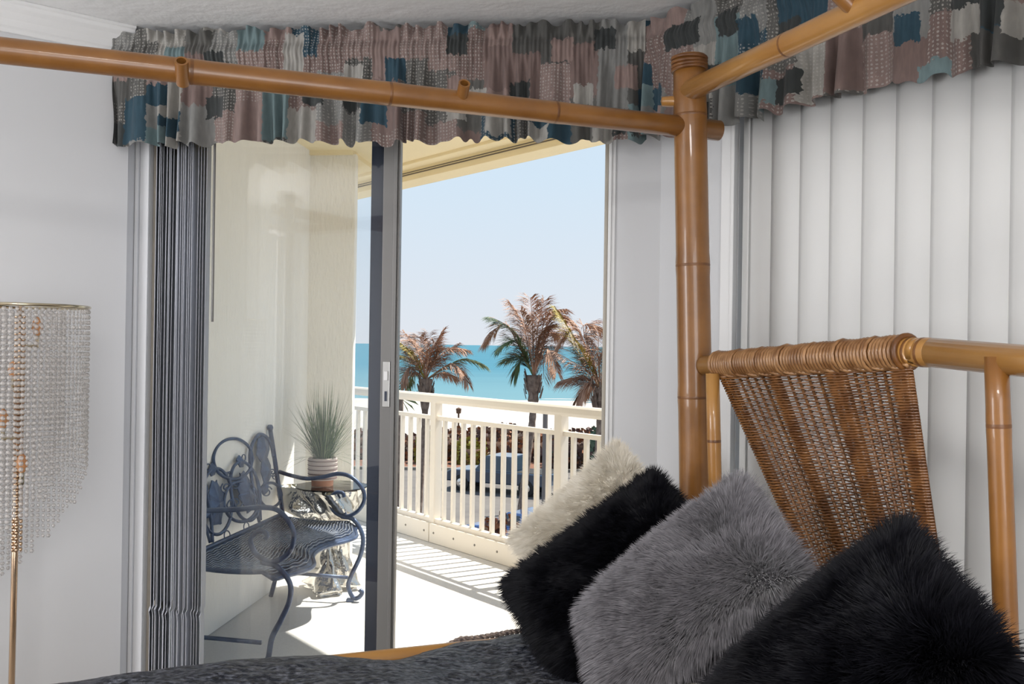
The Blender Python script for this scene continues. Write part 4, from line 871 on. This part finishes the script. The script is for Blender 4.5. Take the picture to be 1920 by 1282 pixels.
# canopy rails: head rail, two side rails, foot rail
ZS = at(1285, 240, 2.4).z; 
hr0 = hb(0.0, 2.085, 0.02); culm(hb(-0.02, at(1310, 170, 2.37).z, 0.012), hb(BW + 0.05, at(1310, 170, 2.37).z, 0.012), 0.0265, 'canopy_rail', (0.273, 0.56, 0.85), m=M['bamboo2'])
ZH = at(1310, 170, 2.37).z
f_off = (ZS - 1.44) * LEAN
side0, side1 = bd(f_off - 0.085, 0.0, ZS), bd(BLN + 0.1, 0.0, ZS + 0.0)
culm(side0, side1, 0.0265, 'canopy_rail', (0.209, 0.393, 0.584, 0.86), m=M['bamboo'])
culm(bd(f_off - 0.085, BW, ZS), bd(BLN + 0.1, BW, ZS), 0.0265, 'canopy_rail', (0.2, 0.45, 0.7), m=M['bamboo'])
culm(bd(BLN, -0.08, ZH), bd(BLN, BW + 0.08, ZH), 0.0265, 'canopy_rail', (0.2, 0.5, 0.8), m=M['bamboo'])
def peg(p, d, l, r=0.0135):
    d = d.normalized(); b = MB(); b.lathe(p, [(r * 1.02, 0), (r, l), (r * 0.72, l), (r * 0.72, l - 0.02), (0, l - 0.02)], 16, axis=d); o = b.build('rail_peg', M['bamboo'], bed, smooth=True)
    h = MB(); h.lathe(p, [(r * 0.70, l - 0.018), (0, l - 0.018)], 12, axis=d); h.build('peg_hole', M['hole'], o)
pl0 = bd(0, 0, ZS)
for (x, y) in ((343, 160), (864, 196)):
    q = onplane(x, y, pl0, V(-FD.y, FD.x, 0)); peg(q + UP * 0.004, V(0.22, -0.80, 0.55) if x < 500 else V(0.17, -0.80, 0.52), 0.060)
q = hbp(1612, 28, 0.012); peg(q, V(-0.75, -0.1, 0.66), 0.12, 0.016)
q = bd(f_off, 0.0, ZS + 0.055); b = MB(); b.lathe(at(1279, 190, 2.40) + V(0, 0, 0), [(0.0, 0.055), (0.012, 0.052), (0.014, 0.03), (0.014, 0.0)], 12, axis=-DW); b.build('rail_peg', M['bamboo2'], bed, smooth=True)
# headboard: rising top rail with cane wrapping, inner and middle uprights, lower rails
RA, RB, RC = hbp(1322, 685), hbp(1700, 660), hbp(1960, 657)
def hz(p): d = p - O; return d.dot(HD), p.z
culm(RA, RB, 0.0245, 'headboard_rail', (), m=M['bamboo2'], r1=0.0265); RC = RB
far_ = hb(BW, RA.z); RD2 = hb(BW - hz(RB)[0], RB.z); culm(RB, RD2, 0.0265, 'headboard_rail', (0.22, 0.72), m=M['bamboo2']); culm(RD2, far_, 0.0265, 'headboard_rail', (), m=M['bamboo2'], r1=0.0245)
wr0 = RA.lerp(RB, 0.085); wr1 = RA.lerp(RB, 0.995)
b = MB(); d = (wr1 - wr0); L_ = d.length; d.normalize(); u_ = d.orthogonal().normalized(); w_ = d.cross(u_); NT = 62; pts = []; 
for i in range(NT * 14 + 1):
    a = 2 * PI * i / 14; f = i / (NT * 14); rr = 0.0285 + 0.001 * f + 0.0008 * math.sin(f * 61) + (0.0025 if (i // 14) % 9 == 0 else 0)
    pts.append(wr0 + d * L_ * f + (u_ * math.cos(a) + w_ * math.sin(a)) * rr)
b.tube(pts, 0.0046, 5); stuff(b.build('cane_wrapping', M['cane'], bed, smooth='full'))
b = MB(); b.tube([wr1 + d * 0.004 + (u_ * math.cos(a) + w_ * math.sin(a)) * 0.0305 for a in [2 * PI * i / 24 for i in range(24)]], 0.0058, 6, closed=True); b.build('cane_collar', M['node'], bed, smooth='full')
iu0 = hbp(1336, 700, 0.03); iu1 = hbp(1341, 930, 0.03); dv = (iu1 - iu0).normalized()
culm(iu0, iu0 + dv * ((iu0.z - 0.35) / -dv.z), 0.0165, 'headboard_upright', (0.16, 0.5, 0.8), m=M['bamboo2'])
mu0 = hbp(1868, 668, 0.012); mu1 = hbp(1888, 1235, 0.012); dv = (mu1 - mu0).normalized()
culm(mu0, mu0 + dv * ((mu0.z - 0.30) / -dv.z), 0.0185, 'headboard_upright', (0.10, 0.52, 0.75), m=M['bamboo'], r1=0.0195)
# wicker panel
TLp, TRp, BLp, BRp = hbp(1352, 708, 0.005), hbp(1712, 690, 0.005), hbp(1562, 1165, 0.005), hbp(1780, 1165, 0.005)
def wp(a, c, off=0.0): return TLp.lerp(TRp, a).lerp(BLp.lerp(BRp, a), c) + HN2 * off
HN2 = HN if HN.dot(EYE - TLp) > 0 else -HN
wkp = thing('x', (0, 0, 0)); bpy.data.objects.remove(wkp)
bands = [(0.0, 0.085), (0.305, 0.375), (0.62, 0.72), (0.915, 1.0)]
stk = []
for (a0, a1) in bands: stk += [(a0 + 0.012, 1), ((a0 + a1) / 2, 1), (a1 - 0.012, 1)]
for i in range(3):
    a0, a1 = bands[i][1], bands[i + 1][0]
    for q in range(4): stk.append((a0 + (a1 - a0) * (q + 0.75) / 4.5, 0))
stk.sort()
pan = MB(); pan.tube([wp(0, -0.005, 0), wp(1, -0.005, 0)], 0.006, 6); pan.tube([wp(0, 1.0), wp(1, 1.0)], 0.009, 6); pano = pan.build('wicker_panel', M['wicker2'], bed, smooth='full')
for a, kd in stk:
    b = MB(); b.tube([wp(a, c) for c in (0, 0.33, 0.66, 1.0)], 0.0042 if kd else 0.0034, 6); b.build('stake', M['wicker2'], pano, smooth='full')
ROWS = 86; b = MB()
for r in range(ROWS):
    c = (r + 0.5) / ROWS; pts = []; 
    seq = stk; xs = []
    alt = r % 2
    xs.append((0.0, 0.0))
    k2 = 0
    for i, (a, kd) in enumerate(seq):
        if kd: xs.append((a, 0.0078))
        else:
            sgn = 1 if (k2 + r // 1) % 2 == 0 else -1; xs.append((a, 0.0072 * sgn)); k2 += 1
    xs.append((1.0, 0.0))
    for i in range(len(xs) - 1):
        (a0, o0), (a1, o1) = xs[i], xs[i + 1]
        for q in range(3):
            f = q / 3; s_ = f * f * (3 - 2 * f); pts.append(wp(a0 + (a1 - a0) * f, c + 0.0012 * math.sin(i * 2.3 + r), o0 + (o1 - o0) * s_))
    pts.append(wp(1.0, c, 0)); rr_ = [0.0021] * len(pts)
    for i in range(len(xs) - 1):
        if any(a0 - 0.01 <= (xs[i][0] + xs[i + 1][0]) / 2 <= a1 + 0.01 for a0, a1 in bands):
            for q in range(4): rr_[i * 3 + q] = 0.0029
    b.tube(pts, rr_, 5)
for r in range(ROWS):                       # back-side turns of the dense bands
    c = (r + 0.5) / ROWS
    for (a0, a1) in bands: b.tube([wp(a0, c, 0.004), wp(a0 + 0.3 * (a1 - a0), c, -0.006), wp(a1, c, 0.003)], 0.0025, 4)
stuff(b.build('weft_weave', M['wicker'], pano, smooth='full'))
b = MB()                                    # twisted border under the rail
for ph in (0, PI):
    b.tube([wp(i / 80, -0.012 + 0.009 * math.sin(i * 0.55 + ph), 0.006 * math.cos(i * 0.55 + ph) + 0.004) for i in range(81)], 0.0048, 5)
b.build('border_twist', M['cane'], pano, smooth='full')
# mirrored second panel at the near half of the headboard (out of the frame)
# bed frame rails below
for (h, nd) in ((0.0, (0.3, 0.6)), (BW, (0.3, 0.6))): culm(bd(0.0, h, 0.722), bd(BLN, h, 0.722), 0.022, 'side_rail', nd, m=M['bamboo2'])
culm(bd(0.0, 0, 0.42), bd(0.0, BW, 0.42), 0.03, 'headboard_rail', (0.4,)); culm(bd(BLN, 0, 0.42), bd(BLN, BW, 0.42), 0.03, 'foot_rail', (0.4,))
culm(bd(0.0, 0, 0.36), bd(BLN, 0, 0.36), 0.03, 'side_rail', (0.4,)); culm(bd(0.0, BW, 0.36), bd(BLN, BW, 0.36), 0.03, 'side_rail', (0.4,))
BT = 0.745
b = MB(); b.box(bd(0.075, 0.03, 0.37), FD * (BLN - 0.12), HD * (BW - 0.06), UP * (BT - 0.03 - 0.37)); tag(b.build('mattress', M['mattress'], bevel=0.04), 'thick mattress on the bamboo bed under the slate comforter', 'mattress')
# comforter: crinkled satin, draped a little over the far edge
def crinkle(f, h):
    q = 0.022 * mnoise.noise((f * 3.1, h * 4.2, 1.7)) + 0.012 * (1 - abs(mnoise.noise((f * 8 + 0.6 * h * 8, h * 9, 5.1)))) + 0.006 * (1 - abs(mnoise.noise((f * 22, h * 19, 9.3)))) ; return q
def comf(a, c):
    f = 0.13 + (BLN - 0.16) * a; L0 = 0.17; h = c * (BW + L0 * 2 - 0.06) - L0 + 0.03
    h0 = -0.028 + 0.075 * math.exp(-((f - 0.78) / 0.10) ** 2); hh = min(max(h, h0), BW - 0.032); over = abs(h - hh)
    ed = min(1.0, (min(hh - h0, BW - 0.032 - hh)) / 0.10); z = BT - 0.012 * (1 - ed) ** 2 + crinkle(f, h) * (0.5 + 0.5 * ed)
    sag = 0.028 * max(0, (f - 1.2) / 0.8)
    z -= over * 0.96 + sag * 0.3; hh += math.copysign(min(0.02, over * 0.6), h - 0.5) * (1 if over > 0 else 0) + 0.006 * math.sin(f * 30) * (over / 0.17)
    return bd(f, hh, z)
b = MB(); b.grid(comf, 190, 150); co = b.build('comforter', M['satin'], smooth='full'); tag(co, 'slate grey crushed-satin comforter spread across the bamboo bed', 'bedding')
b = MB(); ed_ = [(a, comf(a, (0.17 - 0.03 - 0.028 + 0.004) / (BW + 0.34 - 0.06))) for a in [0.12 + 0.26 * i / 110 for i in range(111)]]
for ph in (0, PI): b.tube([p + UP * (0.004 + 0.0035 * math.sin(i * 1.1 + ph)) + HD * (0.0035 * math.cos(i * 1.1 + ph) - 0.004) for i, (a, p) in enumerate(ed_)], 0.0042, 5)
b.build('braid_trim', M['braid'], co, smooth='full')

# ------------------------------------------------------------------ fur cushions and the linen pillow below
def cushion(name, Lp, Tp, Rp, thick, m, label, n_str, flen, seed, comb=(0.2, -0.5)):
    """three corners; the fourth follows. A square pad with pinched corners, fur strands grown on it"""
    g = np.random.default_rng(seed); Lp, Tp, Rp = map(Vector, (Lp, Tp, Rp)); Bp = Lp + Rp - Tp
    cen = (Lp + Rp) / 2; ex = (Rp - Tp) / 2; ey = (Tp - Lp) / 2; n_ = ex.cross(ey).normalized()
    if n_.dot(EYE - cen) < 0: n_ = -n_
    cenN = np.array(cen); EX, EY, NN = np.array(ex), np.array(ey), np.array(n_)
    root = thing(name, cen - UP * 0.15, label, 'pillow', 'fur cushions on the bed')
    def surf(u, v, side):
        pin = 1 - 0.055 * (1 - v ** 2) * np.abs(u) ** 3; pinv = 1 - 0.055 * (1 - u ** 2) * np.abs(v) ** 3
        h_ = thick * (np.clip(1 - u ** 2, 0, 1) * np.clip(1 - v ** 2, 0, 1)) ** 0.42
        return cenN + EX * (u * pin)[..., None] + EY * (v * pinv)[..., None] + NN * (h_ * side)[..., None]
    N = 24; gu, gv = np.meshgrid(np.linspace(-1, 1, N + 1), np.linspace(-1, 1, N + 1)); vs = []; fs = []
    for side in (1, -1):
        k0 = len(vs) * (N + 1) ** 2; vs.append(surf(gu.ravel(), gv.ravel(), side)); 
        for j in range(N):
            for i in range(N):
                a = k0 + j * (N + 1) + i; q = (a, a + 1, a + N + 2, a + N + 1); fs.append(q if side > 0 else q[::-1])
    raw('pad', np.vstack(vs), np.array(fs), m, root, smooth=True)
    # strands
    n = n_str; u = g.uniform(-1, 1, n); v = g.uniform(-1, 1, n); edge = g.random(n) < 0.30
    wch = g.random(n) < 0.5; sgn = np.where(g.random(n) < 0.5, -1, 1); u = np.where(edge & wch, sgn * (1 - 0.06 * g.random(n)), u); v = np.where(edge & ~wch, sgn * (1 - 0.06 * g.random(n)), v)
    side = np.where(g.random(n) < 0.85, 1.0, -1.0); p = surf(u, v, side)
    ep = 0.02; du = surf(np.clip(u + ep, -.999, .999), v, side) - surf(np.clip(u - ep, -.999, .999), v, side); dv = surf(u, np.clip(v + ep, -.999, .999), side) - surf(u, np.clip(v - ep, -.999, .999), side)
    nr = np.cross(du, dv) * side[:, None]; ln = np.linalg.norm(nr, axis=1); bad = ln < 1e-9; nr[bad] = NN; ln[bad] = 1; nr /= ln[:, None]
    nr *= np.sign((nr * (p - (cenN - NN * 0.0))).sum(1) + 1e-9)[:, None] * 1.0
    nr = np.where(((nr * NN).sum(1) * side < -0.2)[:, None], -nr, nr)
    exn, eyn = EX / np.linalg.norm(EX), EY / np.linalg.norm(EY)
    out = (exn * (u * np.abs(u) ** 2)[:, None] + eyn * (v * np.abs(v) ** 2)[:, None])
    def lown(sc, s0): return np.array([mnoise.noise((a * sc, b_ * sc, s0)) for a, b_ in zip(u, v)])
    n1, n2, n3 = lown(2.2, seed), lown(2.2, seed + 9), lown(11, seed + 5); n4 = lown(11, seed + 7)
    d = nr * 0.85 + out * 0.75 + exn * (comb[0] + 1.0 * n1 + 0.9 * n3)[:, None] * 0.6 + eyn * (comb[1] + 1.0 * n2 + 0.9 * n4)[:, None] * 0.6 + g.normal(0, 0.13, (n, 3)); d /= np.linalg.norm(d, axis=1)[:, None]
    l = flen * (0.65 + 0.6 * g.random(n)) * (1 + 0.35 * (edge)); bend = -np.array([0, 0, 1.0]) * 0.28
    p1 = p + d * (l * 0.5)[:, None]; p2 = p1 + (d + bend + out * 0.15) * (l * 0.5)[:, None]
    vd = p - np.array(EYE); sdv = np.cross(d, vd) + g.normal(0, 0.12, (n, 3)) * np.linalg.norm(vd, axis=1)[:, None]; sdv /= np.linalg.norm(sdv, axis=1)[:, None]; wd = (0.0009 * (0.7 + 0.6 * g.random(n)))[:, None]
    V5 = np.stack([p - sdv * wd, p + sdv * wd, p1 + sdv * wd * 0.8, p1 - sdv * wd * 0.8, p2], 1).reshape(-1, 3)
    base = (np.arange(n) * 5)[:, None, None]; F = (np.array([(0, 1, 2), (0, 2, 3), (3, 2, 4)])[None] + base).reshape(-1, 3)
    stuff(raw('fur', V5, F, m, root, smooth=False)); return root
def corners(px3, side):
    rs = [ray(*p) for p in px3]; d = np.array([1.8, 1.75, 1.45]) * side / 0.40; tgt = np.array([side, side, side * math.sqrt(2)])
    def F(d): P = [rs[i] * d[i] for i in range(3)]; return np.array([(P[0] - P[1]).length, (P[1] - P[2]).length, (P[0] - P[2]).length]) - tgt
    for _ in range(60):
        v = F(d); J = np.zeros((3, 3))
        for k in range(3): q = d.copy(); q[k] += 1e-5; J[:, k] = (F(q) - v) / 1e-5
        d = d - np.clip(np.linalg.solve(J, v), -0.1, 0.1)
    return [EYE + rs[i] * d[i] for i in range(3)]
cushion('fur_cushion', *corners([(968, 1008), (1160, 838), (1330, 1035)], 0.385), 0.055, M['fur_cream'], 'cream shaggy fur cushion at the back of the row', 30000, 0.026, 11)
cushion('fur_cushion', *corners([(962, 1097), (1228, 900), (1400, 1090)], 0.43), 0.06, M['fur_black'], 'black fur cushion standing between the cream and the grey cushions', 52000, 0.030, 23)
cushion('fur_cushion', *corners([(1118, 1140), (1388, 922), (1505, 1090)], 0.37), 0.06, M['fur_grey'], 'grey long-pile fur cushion leaning in front of the wicker headboard', 52000, 0.036, 35)
cushion('fur_cushion', *corners([(1345, 1325), (1694, 1018), (1874, 1250)], 0.375), 0.06, M['fur_black'], 'black fur cushion nearest the camera at the lower right', 70000, 0.036, 47)
b = MB(); pc_ = bd(0.46, 1.08, BT + 0.015)
def pil(a, c, sg):
    u, v = 2 * a - 1, 2 * c - 1; h_ = 0.085 * (max(0, 1 - u ** 4) * max(0, 1 - v ** 4)) ** 0.5; return pc_ + FD * u * 0.22 + HD * v * 0.36 + UP * (0.08 + sg * h_ + 0.004 * mnoise.noise((u * 5, v * 5, 2)))
b.grid(lambda a, c: pil(a, c, 1), 24, 36); b.grid(lambda a, c: pil(1 - a, c, -1), 24, 36)
tag(b.build('bed_pillow', M['linen'], smooth='full'), 'cream linen sleeping pillow lying under the nearest black cushion', 'pillow')
